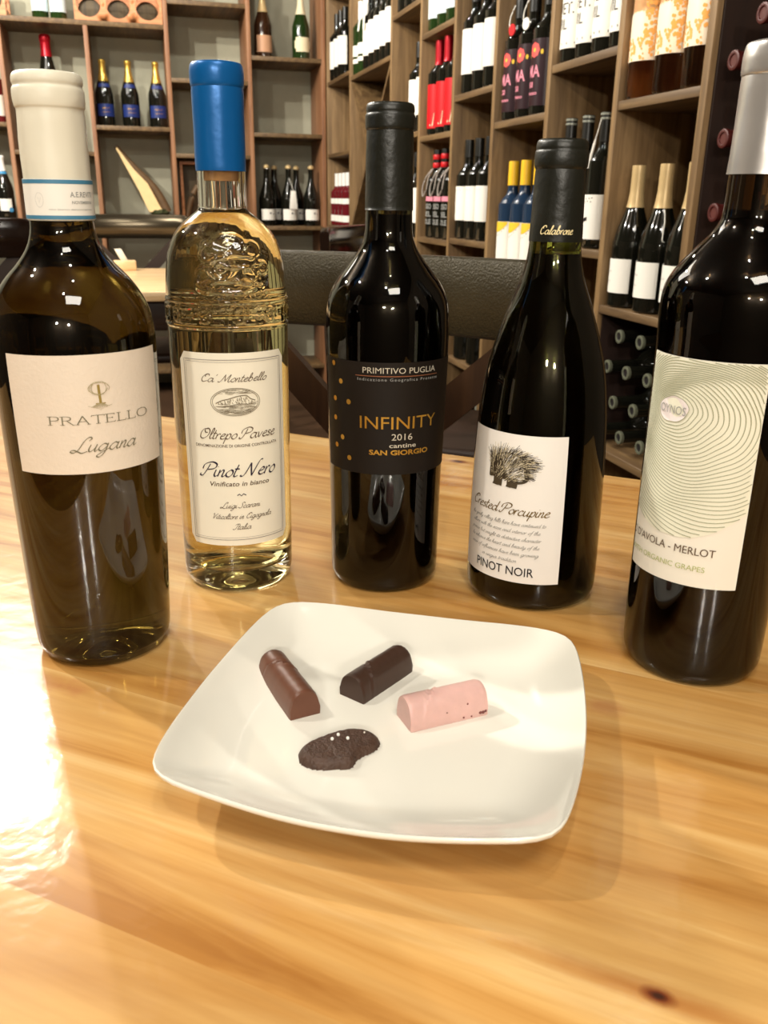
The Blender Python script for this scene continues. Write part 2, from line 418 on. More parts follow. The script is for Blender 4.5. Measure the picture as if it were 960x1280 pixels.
M_WALL = mat('plain_wall_paint', srgb(72, 62, 48), 0.8, var=0.03)
M_CEIL = mat('ceiling_paint', srgb(58, 50, 40), 0.85, var=0.03)
M_FLOOR = mat('dark_floor', srgb(70, 50, 34), 0.5, var=0.2, vscale=6)
M_DGLASS = mat('dark_wine_glass', (0.006, 0.006, 0.004), 0.06, spec=0.7)
M_GGLASS = mat('green_wine_glass', (0.012, 0.03, 0.006), 0.06, spec=0.7)
M_BRGLASS = mat('brown_wine_glass', (0.03, 0.012, 0.005), 0.06, spec=0.7)
M_NAVY = mat('navy_glass', (0.012, 0.03, 0.065), 0.15, spec=0.6)
M_AMBER = mat('amber_bottle_glass', (1.0, 0.66, 0.42), 0.0, trans=1.0, ior=1.3)
M_ROSE = mat('rose_wine_glass', (0.12, 0.008, 0.012), 0.06, spec=0.7)
M_WHITE = mat('white_paper', srgb(240, 236, 226), 0.55, var=0.02)
M_CREAM = mat('cream_paper', srgb(232, 220, 184), 0.55, var=0.04)
M_LBLUE = mat('pale_blue_paper', srgb(205, 222, 226), 0.55)
M_TAN = mat('tan_paper', srgb(196, 150, 116), 0.5)
M_RED = mat('red_label_paper', srgb(200, 16, 28), 0.4)
M_REDFOIL = mat('red_foil', srgb(176, 16, 34), 0.28, metal=0.4)
M_GOLD = mat('gold_foil', srgb(206, 170, 80), 0.25, metal=0.75)
M_CFOIL = mat('cream_foil', srgb(206, 178, 128), 0.35, metal=0.2)
M_YFOIL = mat('yellow_foil', srgb(240, 190, 40), 0.4)
M_BFOIL = mat('black_foil', srgb(22, 21, 17), 0.35)
M_WFOIL = mat('white_foil', srgb(238, 236, 230), 0.35)
M_SFOIL = mat('silver_grey_foil', srgb(150, 152, 140), 0.35, metal=0.3)
M_BLUEP = mat('blue_paper', srgb(26, 44, 104), 0.4)
M_SLATE = mat('slate_blue_paper', srgb(104, 112, 150), 0.45)
M_INK = mat('black_ink', srgb(26, 22, 24), 0.5)
M_PINK = mat('pink_ink', srgb(226, 140, 160), 0.5)
M_ORANGE = mat('orange_ink', srgb(240, 150, 60), 0.5)
M_YELLOW = mat('yellow_ink', srgb(240, 196, 50), 0.5)
M_GREYINK = mat('grey_ink', srgb(150, 150, 146), 0.5)
M_BLUEINK = mat('blue_ink', srgb(60, 140, 190), 0.5)
M_GOLDINK = mat('gold_ink', srgb(198, 150, 60), 0.35, metal=0.7)
M_RAFFIA = mat('grey_cord', srgb(150, 140, 132), 0.7)

# ------------------------------------------------------------------ room shell
XR, YB = 0.97, 4.762            # front planes of the two shelf walls
def slab(name, d, m): return structure(box(name, d, m, bev=0))
slab('floor', (-4.1, 1.5, -2.1, 5.3, -0.1, 0), M_FLOOR)
slab('ceiling', (-4.1, 1.5, -2.1, 5.3, 2.7, 2.8), M_CEIL)
slab('wall_back', (-4.1, 1.5, 5.08, 5.2, 0, 2.7), M_PAINT)
slab('wall_right', (1.30, 1.42, -2.1, 5.08, 0, 2.7), M_WALL)
slab('wall_left', (-4.1, -4.0, -2.1, 5.08, 0, 2.7), M_WALL)
slab('wall_front', (-4.0, 1.3, -2.1, -2.0, 0, 2.7), M_WALL)

# ------------------------------------------------------------------ right hand shelf wall
ru = thing('wine_shelving', 'tall brown wooden wine shelving with staggered bays along the right wall', 'shelf', (XR, 3.0, 0))
def rpart(name, d, m, bev=0.0015):
    x0, x1, y0, y1, z0, z1 = d
    return box(name, (x0 - XR, x1 - XR, y0 - 3, y1 - 3, z0, z1), m, ru, bev)
DIV = [1.13, 1.475, 1.785, 2.117, 2.468, 2.810, 3.160, 3.539, 4.236, 4.752]
T2 = 0.0105
for y in DIV: rpart('divider', (XR, 1.27, y - T2, y + T2, 0.0, 2.55), M_DIV)
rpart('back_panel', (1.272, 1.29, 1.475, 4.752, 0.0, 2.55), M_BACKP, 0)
rpart('back_panel', (1.272, 1.29, 1.13, 1.475, 0.0, 2.55), M_REDSHADE, 0)['label'] = 'dark red brown back board of the nearest bay, colour darkened for shade'
LEV = {0: (0.12, 2.5), 1: (0.12, 0.470, 0.780, 1.189, 1.60, 2.0, 2.4), 2: (0.12, 0.50, 0.893, 1.295, 1.70, 2.1, 2.5), 3: (0.12, 0.45, 0.780, 1.197, 1.60, 2.0, 2.4),
       4: (0.12, 0.50, 0.878, 1.295, 1.70, 2.1, 2.5), 5: (0.12, 0.50, 0.868, 1.199, 1.515, 1.93, 2.3), 6: (0.12, 0.50, 0.86, 1.22, 1.632, 2.1, 2.5),
       7: (0.12, 0.50, 0.862, 1.508, 1.93, 2.3), 8: (0.12, 0.50, 0.862, 1.205, 1.538, 1.93, 2.3)}
for k, zs in LEV.items():
    for z in zs:
        rpart('shelf', (XR + 0.002, 1.27, DIV[k] + T2, DIV[k + 1] - T2, z - 0.009, z + 0.009), M_SHELF)
rpart('side_shade_sheet', (XR + .012, 1.27, DIV[1] - T2 - .006, DIV[1] - T2, 0.0, 2.55), M_REDSHADE, 0)['label'] = 'dark red brown sheet imitating shade in the nearest bay'  # added sheet, its dark colour stands in for shade on the divider
rpart('side_shade_sheet', (XR + .012, 1.266, DIV[2] - T2 - .004, DIV[2] - T2, 0.479, 0.771), M_REDSHADE, 0)['label'] = 'dark red brown sheet imitating shade in the lying bottle rack'  # added sheet, rack shade put into its colour
rpart('back_shade_sheet', (1.268, 1.272, DIV[1] + T2, DIV[2] - T2, 0.479, 0.771), M_REDSHADE, 0)  # same painted shade across the back of the rack
# crossed boards in the wide bay
zc0, zc1 = 0.875, 1.495; ya, yb = DIV[7] + T2 - 3, DIV[8] - T2 - 3
def slant(p, q, th=0.016):
    (y0, z0), (y1, z1) = p, q; d = Vector((0, y1 - y0, z1 - z0)).normalized(); n = Vector((0, -d.z, d.y)) * th / 2
    bm = bmesh.new(); vs_ = []
    for x in (0.005, 0.30):
        for s, (y, z) in ((1, p), (-1, p), (-1, q), (1, q)): vs_.append(bm.verts.new(Vector((x, y, z)) + n * s))
    for f in ((0, 1, 2, 3), (7, 6, 5, 4), (0, 4, 5, 1), (1, 5, 6, 2), (2, 6, 7, 3), (3, 7, 4, 0)): bm.faces.new([vs_[i] for i in f])
    return bm_mesh('crossed_board', bm, False)
ym, zm_ = (ya + yb) / 2, (zc0 + zc1) / 2
link('crossed_board', slant((ya + .012, zc0 + .008), (yb - .012, zc1 - .008)), ru, M_SHELF)
link('crossed_board', slant((yb - .012, zc0 + .008), (ym + .012, zm_ - .008)), ru, M_SHELF)
link('crossed_board', slant((ym - .012, zm_ + .008), (ya + .012, zc1 - .008)), ru, M_SHELF)

# ------------------------------------------------------------------ back shelf wall
bu = thing('wine_shelving', 'brown open wine shelving across the grey green back wall', 'shelf', (0.2, YB, 0))
def bpart(name, d, m, bev=0.0015):
    x0, x1, y0, y1, z0, z1 = d
    return box(name, (x0 - 0.2, x1 - 0.2, y0 - YB, y1 - YB, z0, z1), m, bu, bev)
XP = [-1.30, -0.925, -0.548, -0.168, 0.199, 0.588, 0.957]
for i, x in enumerate(XP):
    top = 1.743 if i in (0, 1, 2, 3) else 2.5
    bpart('post', (x - 0.010, x + 0.010, YB, 5.07, 0.0, top), M_FRAME)
    if i in (0, 1): bpart('post', (x - 0.010, x + 0.010, YB, 5.07, 1.765, 2.5), M_FRAME)
def bshelf(a, b, z, h=0.020):
    bpart('shelf', (XP[a] + 0.0101, XP[b] - 0.0101, YB + 0.002, 5.07, z - h / 2, z + h / 2), M_SHELF if h < .03 else M_FRAME)
bshelf(0, 4, 1.754, 0.022)
for z in (0.12, 0.5, 0.868, 1.309): bshelf(0, 1, z); bshelf(1, 2, z)
for z in (0.12, 0.5, 0.86, 1.190): bshelf(2, 3, z)
for z in (0.12, 0.5, 0.90, 1.309): bshelf(3, 4, z)
for z in (0.12, 0.5, 0.868, 1.192, 1.530, 1.864, 2.2): bshelf(4, 5, z)
for z in (0.12, 0.5, 0.852, 1.299, 1.645, 2.1): bshelf(5, 6, z)

# ------------------------------------------------------------------ shelf bottles
PROF = {}
def P_bordeaux(h, r): return [(0, .004), (r * .6, .002), (r * .88, 0), (r * .98, .003), (r, .01), (r, h * .60), (r * .96, h * .64), (r * .78, h * .685), (r * .5, h * .725), (r * .40, h * .76), (r * .38, h * .80), (r * .37, h * .985), (r * .36, h), (0, h)]
def P_burgundy(h, r): return [(0, .004), (r * .6, .002), (r * .88, 0), (r * .98, .003), (r, .01), (r, h * .42), (r * .95, h * .49), (r * .80, h * .57), (r * .60, h * .65), (r * .44, h * .72), (r * .37, h * .79), (r * .34, h * .84), (r * .34, h * .985), (r * .33, h), (0, h)]
def P_champ(h, r): return [(0, .004), (r * .6, .002), (r * .88, 0), (r * .98, .003), (r, .01), (r, h * .44), (r * .93, h * .53), (r * .76, h * .61), (r * .56, h * .70), (r * .42, h * .78), (r * .34, h * .86), (r * .33, h * .93), (r * .37, h * .95), (r * .38, h * .985), (r * .30, h), (0, h)]
SHAPES = {'bordeaux': P_bordeaux, 'burgundy': P_burgundy, 'champagne': P_champ}
MESH = {}
def smooth_prof(p):
    a, rest, z = p[:5], p[4:-2], p[-2:]
    s = [(max(0, x), y) for x, y in catmull(rest, 3)]
    return a[:-1] + s + z

KIND = {}
K_MANY = {'white_plain': 1, 'white_tall': 1, 'dots': 1, 'vetvil': 1}
def kind(key, shape, h, r, glass, foil, flen, label=None, prints=(), knob=False):
    """prints: list of (name, material, function(bm, zmap, prof))"""
    KIND[key] = dict(shape=shape, h=h, r=r, glass=glass, foil=foil, flen=flen, label=label, prints=prints)

def build_kind(key, rotz):
    """meshes of a bottle kind (shared by all its copies)"""
    if key in MESH: return MESH[key]
    K = KIND[key]; prof = smooth_prof(SHAPES[K['shape']](K['h'], K['r'])); h = K['h']
    out = {}
    out['glass_body'] = (bm_mesh('glass_body', lathe_bm(prof, 28)), K['glass'])
    zf = h - K['flen']
    fp = [(rat(prof, zf) + .0006, zf)] + [(r + .0006, z) for r, z in prof if z > zf + .001 and r > 0.001] + [(0, h + .0006)]
    if K['foil'] is not None:
        out['foil_capsule'] = (bm_mesh('foil_capsule', lathe_bm(fp, 28)), K['foil'])
    lab = []
    for (a0, a1, z0, z1, m, corner) in (K['label'] or ()):
        bm = bmesh.new(); zm = wrap(prof, 0, 0.0006); n = 14; g = []
        for v in (z0, (z0 + z1) / 2, z1):
            g.append([bm.verts.new(zm(U(a0 + (a1 - a0) * i / n), v)) for i in range(n + 1)])
        for j in range(2):
            for i in range(n): bm.faces.new((g[j][i], g[j][i + 1], g[j + 1][i + 1], g[j + 1][i]))
        lab.append((bm_mesh('paper_label', bm), m))
    out['labels'] = lab
    pr = []
    for (nm, m, fn) in K['prints']:
        bm = bmesh.new(); fn(bm, wrap(prof, 0, 0.0011)); pr.append((nm, bm_mesh(nm, bm, False), m))
    out['prints'] = pr
    MESH[key] = out
    return out

def shelf_bottle(key, x, y, z, face, label, group=None, lie=None, name='wine_bottle', cat='bottle'):
    """face: heading (degrees) the label looks to; 0 = towards -Y, -90 = towards -X"""
    b = build_kind(key, 0)
    t = thing(name, label, cat, (x, y, z), R(face), group)
    if lie is not None: t.rotation_euler = lie
    for nm in ('glass_body', 'foil_capsule'):
        if nm in b: link(nm, b[nm][0], t, b[nm][1])
    first = None
    for me, m in b['labels']:
        o = link('paper_label', me, t, m)
        first = first or o
    for nm, me, m in b['prints']:
        o = link(nm, me, first if first else t, m)
        if nm == 'print' or K_MANY.get(key): o['kind'] = 'stuff'
    return t

def blk_text(lines, h=0.008, bold=0.0):
    def f(bm, zm):
        for (s, a0, a1, z) in lines: text_into(bm, s, U(a0), U(a1), z, h, zm, bold=bold)
    return f
def dots(lst):
    def f(bm, zm):
        for (a, z, r) in lst: disc_into(bm, U(a), z, r, r, zm, 10)
    return f
def flower(cols):
    def f(bm, zm):
        for (a, z, r) in cols:
            for k in range(8):
                t = k * PI / 4; disc_into(bm, U(a) + r * .6 * math.cos(t), z + r * .6 * math.sin(t), r * .42, r * .42, zm, 8)
    return f

kind('white_plain', 'bordeaux', .290, .037, M_DGLASS, M_BFOIL, .05, [(-75, 75, .055, .155, M_WHITE, 0)], [('lettering', M_GREYINK, dots([(-20, .145, .0015), (0, .145, .0015), (18, .145, .0015)]))])
kind('white_tall', 'bordeaux', .295, .037, M_DGLASS, M_BFOIL, .05, [(-78, 78, .052, .172, M_WHITE, 0)], [('lettering', M_GREYINK, dots([(-12, .16, .0015), (12, .16, .0015)]))])
kind('amber', 'bordeaux', .33, .045, M_AMBER, M_GOLD, .05, [(-70, 70, .065, .22, mat('orange_flecked_paper', srgb(250, 232, 205), 0.4, var=0.0), 0)],
     [('print', mat('apricot_ink', srgb(250, 176, 84), .5), lambda bm, zm: [disc_into(bm, U(a), z, r, r * 1.3, zm, 7) for a, z, r in AMB])])
AMB = []
rr_ = random.Random(4)
for i in range(520):
    a = rr_.uniform(-68, 68); z = rr_.uniform(.068, .216)
    if z < .105 or a > 22 or z > .195 or a < -60: AMB.append((a, z, rr_.uniform(.0012, .0034)))
kind('vetvil', 'bordeaux', .295, .0378, M_DGLASS, M_BFOIL, .05, [(-80, 80, .028, .185, M_WHITE, 0)],
     [('lettering', M_INK, lambda bm, zm: (text_into(bm, 'VET.', U(-42), U(34), .098, .023, zm), text_into(bm, 'VIL', U(-42), U(10), .067, .022, zm), text_into(bm, '&', U(-42), U(-28), .132, .014, zm),
                                         [disc_into(bm, U(a), .038, .0012, .003, zm, 6) for a in (-40, -10, 14, 44)])),
      ('print', M_ORANGE, lambda bm, zm: strip_into(bm, U(20), U(62), .142, .168, zm, 8))])
kind('hound', 'bordeaux', .285, .034, M_DGLASS, M_BFOIL, .06, [(-70, 70, .02, .115, M_WHITE, 0)],
     [('print', M_INK, lambda bm, zm: (strip_into(bm, U(-38), U(-22), .038, .062, zm, 4), strip_into(bm, U(-38), U(4), lambda f: .054 + f * .006, lambda f: .062 + f * .006, zm, 8),
                                     [disc_into(bm, U(a), z, .002, .0014, zm, 6) for a, z in ((-15, .1), (-8, .106), (0, .101), (9, .107), (16, .1), (20, .108))]))])
kind('cream_burg', 'burgundy', .285, .040, M_DGLASS, M_CFOIL, .082, [(-52, 52, .030, .100, M_WHITE, 0)],
     [('lettering', M_GREYINK, lambda bm, zm: [text_into(bm, s, U(-46), U(-46 + w_), z, .004, zm) for s, w_, z in (('ni', 12, .088), ('ullam at', 34, .073), ('cor', 16, .062), ('del vino', 30, .053))])])
kind('yellow_navy', 'bordeaux', .315, .037, M_NAVY, M_YFOIL, .062, [(-80, 80, .02, .158, M_WHITE, 0)],
     [('print', M_YELLOW, lambda bm, zm: strip_into(bm, U(-76), U(40), lambda f: .130 + .022 * (2 * f - 1) ** 2, .1575, zm, 20)),
      ('lettering', M_INK, lambda bm, zm: [disc_into(bm, U(-75 + 10 * k), .119 + .00002 * (k * 10 - 50) ** 2 * .4, .0016, .001, zm, 6) for k in range(11)])])
kind('flower', 'bordeaux', .295, .038, M_DGLASS, M_BFOIL, .05, [(-70, 70, .02, .17, mat('maroon_label', srgb(40, 12, 22), 0.35), 0)],
     [('print', mat('coral_ink', srgb(236, 84, 80), 0.5), flower([(0, .145, .017)])), ('print', M_YELLOW, lambda bm, zm: (disc_into(bm, U(0), .145, .005, .005, zm), disc_into(bm, U(-34), .135, .006, .008, zm, 7), disc_into(bm, U(34), .14, .004, .006, zm, 7))),
      ('lettering', M_PINK, lambda bm, zm: (text_into(bm, 'MA', U(-34), U(30), .085, .026, zm, bold=.02), text_into(bm, 'SI', U(-26), U(0), .062, .012, zm, bold=.02), text_into(bm, 'rosso', U(-28), U(22), .045, .008, zm, bold=.02)))])
kind('red_label', 'bordeaux', .29, .037, M_DGLASS, M_REDFOIL, .075, [(-80, 80, .02, .155, M_RED, 0)],
     [('print', M_CREAM, lambda bm, zm: [poly_into(bm, [(U(a), .028), (U(a + 22), .028), (U(a + 30), .07), (U(a + 16), .052)], zm) for a in (-60, 10)])])
kind('grey_text', 'bordeaux', .285, .036, M_DGLASS, M_BFOIL, .06, [(-40, 40, .12, .135, M_PINK, 0)],
     [('lettering', M_GREYINK, lambda bm, zm: [text_into(bm, s, U(-34), U(30), z, .016, zm, bold=.02) for s, z in (('ROSSO', .095), ('DEL', .07), ('SOLE', .045))])])
kind('pale_blue', 'bordeaux', .29, .037, M_GGLASS, M_BFOIL, .05, [(-80, 80, .035, .17, M_LBLUE, 0)])
kind('green_white', 'bordeaux', .29, .037, M_GGLASS, M_WFOIL, .07, [(-70, 70, .045, .062, M_WHITE, 0), (-70, 70, .072, .115, M_WHITE, 0)])
kind('rose', 'bordeaux', .25, .034, M_ROSE, M_WFOIL, .06, [(-80, 80, .02, .05, M_WHITE, 0), (-80, 80, .105, .13, M_WHITE, 0)])
kind('slate', 'bordeaux', .29, .037, M_DGLASS, M_SFOIL, .06, [(-60, 60, .03, .15, M_SLATE, 0)])
kind('red_foil_dark', 'bordeaux', .29, .037, M_DGLASS, M_REDFOIL, .06)
kind('lying_dark', 'bordeaux', .28, .036, M_DGLASS, None, .012)
kind('lying_red', 'bordeaux', .29, .036, M_DGLASS, mat('wine_red_foil', srgb(76, 24, 20), .45, metal=.1), .05)
kind('champ_blue', 'champagne', .298, .0435, M_DGLASS, M_GOLD, .095, [(-60, 60, .045, .10, M_BLUEP, 0), (-50, 50, .175, .192, M_BLUEP, 0)],
     [('lettering', M_GOLDINK, lambda bm, zm: [text_into(bm, s, U(-24), U(24), z, .006, zm) for s, z in (('BRUT', .078), ('cuvee', .062))])])
kind('champ_magnum', 'champagne', .515, .068, M_DGLASS, M_REDFOIL, .095, [(-60, 60, .06, .14, M_WHITE, 0)])
kind('champ_tan', 'champagne', .298, .0435, M_BRGLASS, M_CFOIL, .095, [(-60, 60, .025, .10, M_TAN, 0)])
kind('champ_cream', 'champagne', .298, .0435, M_GGLASS, M_CREAM, .095, [(-50, 50, .035, .10, M_CREAM, 0), (-60, 60, .05, .085, M_CREAM, 0)])
kind('dots', 'burgundy', .288, .041, M_DGLASS, None, .05, [(-62, 62, .028, .082, M_WHITE, 0)], [('print', M_INK, dots([(10, .062, .005), (34, .058, .0038)]))])
kind('white_cap', 'champagne', .298, .043, M_DGLASS, M_WFOIL, .07, [(-38, 38, .045, .10, M_WHITE, 0)], [('print', M_BLUEINK, dots([(30, .05, .011)])), ('band', M_BLUEINK, lambda bm, zm: [poly_into(bm, [(U(-60 + 12 * k), .214), (U(-48 + 12 * k), .214), (U(-48 + 12 * k), .226), (U(-60 + 12 * k), .226)], zm) for k in range(10)])])
kind('red_white', 'bordeaux', .29, .037, M_ROSE, M_REDFOIL, .06, [(-70, 70, .03, .12, M_WHITE, 0)])

XS = 1.012          # centre line of the front bottles on the right wall
def row(key, ys, z, face, labels, group, x=XS, **k):
    out = []
    for i, (y, lb) in enumerate(zip(ys, labels)):
        out.append(shelf_bottle(key, x + (k.get('dx', 0)), y, z, face, lb, group)); 
    return out
F = -78
row('cream_burg', (1.732, 1.626, 1.528), .790, F, ('dark burgundy bottle with cream foil, leftmost above the lying bottle pile',
    'dark burgundy bottle with cream foil and a white cord round its neck', 'dark burgundy bottle with cream foil, rightmost, half hidden by the divider'), 'cream foil burgundy bottles')
row('amber', (1.727, 1.631, 1.535), 1.199, F, ('amber bottle with white and orange flecked label, leftmost on the upper right shelf', 'amber bottle with white and orange flecked label, middle of three on the upper right shelf',
    'amber bottle with white and orange label, rightmost on the upper right shelf'), 'amber bottles with orange labels')
row('vetvil', (2.0665, 1.9890, 1.9115, 1.8345), 1.305, F, ('white labelled bottle with large VET lettering, leftmost in its row', 'white labelled bottle with VET lettering, second from the left in its row',
    'white labelled bottle with VET lettering, third from the left in its row', 'white labelled bottle with VET lettering, rightmost beside the shelf divider'), 'bottles with black VET lettering')
row('hound', (2.06, 1.975, 1.89), .903, F, ('dark bottle with screw neck, leftmost in the bay behind the porcupine bottle', 'dark bottle with screw neck, middle of the three behind the porcupine bottle',
    'dark bottle with a white hound label, rightmost beside the brown divider'), 'bottles with hound labels')
for t in [o for o in list(COL.objects) if o.get('group') == 'bottles with hound labels']:
    for z in (.272, .281):
        link('silver_neck_ring', bm_mesh('silver_neck_ring', lathe_bm([(.0128, z - .003), (.0142, z - .0015), (.0142, z + .0015), (.0128, z + .003)], 20)), t, M_SFOIL)
row('flower', (2.405, 2.315, 2.225), 1.207, F, ('dark bottle with a coral flower and pink lettering, leftmost in its bay', 'dark bottle with a coral flower and pink lettering, middle of its bay',
    'dark bottle with a coral flower and pink lettering, right one partly behind the divider'), 'bottles with coral flowers')
row('yellow_navy', (2.392, 2.308, 2.224), .790, F, ('navy bottle with yellow capsule, leftmost of three above the chair rail', 'navy bottle with yellow capsule, middle of three above the chair rail',
    'navy bottle with yellow capsule, rightmost and half behind the porcupine bottle'), 'navy bottles with yellow capsules')
row('white_tall', (2.745, 2.655, 2.565), 1.305, F, ('dark bottle with a tall white label, leftmost in the bay right of the red labels', 'dark bottle with a tall white label, middle of the bay right of the red labels',
    'dark bottle with a tall white label, rightmost of the bay right of the red labels'), 'tall white labels upper bay')
row('white_plain', (2.752, 2.665, 2.578), .888, F, ('dark bottle with a plain white label, leftmost in the bay left of the yellow capsules', 'dark bottle with a plain white label, middle of the bay left of the yellow capsules',
    'dark bottle with a plain white label, rightmost of the bay left of the yellow capsules'), 'plain white labels lower bay')
row('pale_blue', (3.09, 3.0, 2.91), 1.525, F, ('bottle with pale blue label, leftmost on the shelf above the red labels', 'bottle with pale blue label, middle of the shelf above the red labels', 'bottle with pale blue label, rightmost above the red labels'), 'pale blue labels')
row('red_label', (3.075, 2.985, 2.895), 1.209, F, ('red foil bottle with bright red label, leftmost of three', 'red foil bottle with bright red label, middle of three', 'red foil bottle with bright red label, rightmost of three by the divider'), 'bright red labels')
gt = row('grey_text', (3.065, 2.98, 2.895), .878, F, ('black bottle with red neck bands and grey lettering, leftmost of its bay', 'black bottle with red neck bands and grey lettering, middle of its bay', 'black bottle with red neck bands and grey lettering, rightmost of its bay'), 'black bottles with grey lettering')
for t in gt:
    p_ = smooth_prof(P_bordeaux(.285, .036))
    for z in (.236, .262):
        link('neck_band', bm_mesh('neck_band', lathe_bm([(.0145, z - .008), (.0152, z - .007), (.0152, z + .007), (.0145, z + .008)], 20)), t, M_RED)
    loop = catmull([(0, -.016, .225), (-.020, -.030, .20), (-.032, -.038, .165), (-.020, -.043, .135), (-.002, -.040, .16), (-.004, -.030, .20), (0, -.016, .225)], 4)
    link('cord_loop', bm_mesh('cord_loop', tube_bm(loop, .0028, 6)), t, M_RAFFIA)
row('white_tall', (3.47, 3.38, 3.29, 3.21), 1.642, F, ('white labelled dark bottle, leftmost on the shelf above the gold dotted bottle', 'white labelled dark bottle, second on the highest shelf above the gold dotted bottle', 'white labelled dark bottle, third on the highest shelf above the gold dotted bottle',
    'white labelled dark bottle, rightmost on the shelf above the gold dotted bottle'), 'white labels on the highest shelf')
row('white_tall', (3.30, 3.21), 1.23, F, ('white labelled bottle peeping out right of the tall black capsule, upper', 'white labelled bottle hidden behind the tall black capsule, upper shelf'), 'white labels behind the capsule', dx=.0)
row('white_tall', (3.30, 3.21), .870, F, ('white labelled bottle peeping out right of the tall black capsule, lower', 'white labelled bottle hidden behind the tall black capsule, lower shelf'), 'white labels behind the capsule lower', dx=.0)
row('green_white', (4.185, 4.095), 1.518, F, ('green bottle with white foil and banded label, leftmost in the wide bay', 'green bottle with white foil and banded label, second in the wide bay'), 'green bottles with white foil')
rb = row('white_tall', (4.0, 3.91, 3.82, 3.73, 3.64), 1.518, F, ('dark bottle with a big white label and white ribbon in the wide bay', 'dark bottle with a big white label, right of the ribboned one', 'dark bottle with a big white label, third of the dark ones in the wide bay',
    'dark bottle with a big white label, fourth of the dark ones in the wide bay', 'dark bottle with a big white label, last in the wide bay by the divider'), 'big white labels in the wide bay')
bm = bmesh.new()
for s in (-1, 1):
    pts = [Vector((s * .004, -.018, .285)), Vector((s * .012, -.03, .25)), Vector((s * .02 - .01, -.042, .20)), Vector((s * .026 - .016, -.044, .15))]
    prev = None
    for i, p in enumerate(pts):
        q = (bm.verts.new(p + Vector((-.008, 0, 0))), bm.verts.new(p + Vector((.008, 0, 0))))
        if prev: bm.faces.new((prev[0], prev[1], q[1], q[0]))
        prev = q
link('ribbon', bm_mesh('ribbon', bm), rb[0], M_WHITE)
row('white_tall', (4.69, 4.60, 4.51), 1.548, F, ('dark bottle with white label, leftmost in the far corner bay', 'dark bottle with white label, middle of the far corner bay', 'dark bottle with white label, rightmost of the far corner bay'), 'far corner bay labels')
row('rose', (4.70, 4.615, 4.53, 4.445), .872, F, ('rose wine bottle with white cap and labels, leftmost in the far corner', 'rose wine bottle with white cap and labels, second in the far corner', 'rose wine bottle with white cap and labels, third in the far corner', 'rose wine bottle with white cap, rightmost in the far corner'), 'rose wine bottles in the corner')
row('slate', (2.745, 2.65, 2.56), .130, F, ('dark bottle low under the chair back with slate blue label, leftmost', 'dark bottle low under the chair back with slate blue label, middle', 'dark bottle low under the chair back with slate blue label, rightmost'), 'slate blue labels under the chair back')
row('red_foil_dark', (2.72, 2.60), .512, F, ('red foil bottle just showing its tip above the chair rail, left', 'red foil bottle just showing its tip above the chair rail, right'), 'red foil tips above the chair rail')
# white cord and tag
t = [o for o in COL.objects if o.get('label', '').startswith('dark burgundy bottle with cream foil and a white cord')][0]
c1 = catmull([(.0145, 0, .205), (0, -.0145, .203), (-.0145, 0, .205), (0, .0145, .207)], 4, True)
link('cord', bm_mesh('cord', tube_bm(c1, .0012, 6, closed=True)), t, M_WHITE)
c2 = catmull([(.012, -.008, .205), (.027, -.018, .178), (.034, -.026, .145), (.036, -.022, .14)], 4)
link('cord', bm_mesh('cord', tube_bm(c2, .0010, 6)), t, M_WHITE)
t = [o for o in COL.objects if o.get('label', '').startswith('dark bottle with a white hound label')][0]
link('cord', bm_mesh('cord', tube_bm(catmull([(.003, -.018, .27), (-.004, -.026, .22), (-.01, -.034, .17)], 4), [.001] * 4 + [.003] * 5, 6)), t, M_WHITE)
# hanging tags on the flower bottles
for o in [o for o in COL.objects if o.get('group') == 'bottles with coral flowers'][:2]:
    bm = bmesh.new(); bmesh.ops.create_cone(bm, cap_ends=True, segments=20, radius1=.014, radius2=.014, depth=.003)
    for v in bm.verts: v.co = Vector((v.co.x + .012, -.034 + v.co.z, .215 + v.co.y))
    link('round_tag', bm_mesh('round_tag', bm), o, M_WHITE if o is not None and o.location.y < 2.35 else M_RED)
    link('cord', bm_mesh('cord', tube_bm(catmull([(-.004, -.016, .275), (-.012, -.024, .25), (-.006, -.03, .225), (.012, -.032, .225)], 4), .0016, 6)), o, M_WHITE)

M_LIP = mat('grey_lip_glass', srgb(96, 98, 82), .3)
def mouth(t, h, r, m, dark=M_INK):
    link('mouth_ring', bm_mesh('mouth_ring', lathe_bm([(r * .62, h + .0008), (r * .66, h + .0028), (r * .85, h + .0034), (r * 1.06, h + .0022), (r * 1.10, h - .002), (r * 1.04, h - .0045), (r * .98, h - .005)], 20)), t, m)
    link('mouth_cap', bm_mesh('mouth_cap', lathe_bm([(r * .62, h + .0009), (0, h + .0009)], 20)), t, dark)
# bottles lying neck out in the lower right rack: piled rows between the shelves
for i, (y, z, lb) in enumerate([(1.728, .518, 'bottom row, left'), (1.648, .518, 'bottom row, middle'), (1.564, .518, 'bottom row, right'), (1.690, .587, 'second row up, left'), (1.606, .587, 'second row up, middle'), (1.525, .587, 'second row up, right'),
                            (1.728, .660, 'third row up, left'), (1.648, .660, 'third row up, middle'), (1.564, .660, 'third row up, right'), (1.690, .731, 'top row, left'), (1.606, .731, 'top row, right')]):
    t = shelf_bottle('lying_dark', 1.262, y, z, 0, 'grey rimmed bottle lying neck out in the rack pile, ' + lb, 'bottles lying in the lower rack', lie=(0, R(-90), 0))
    mouth(t, .28, .0135, M_LIP)
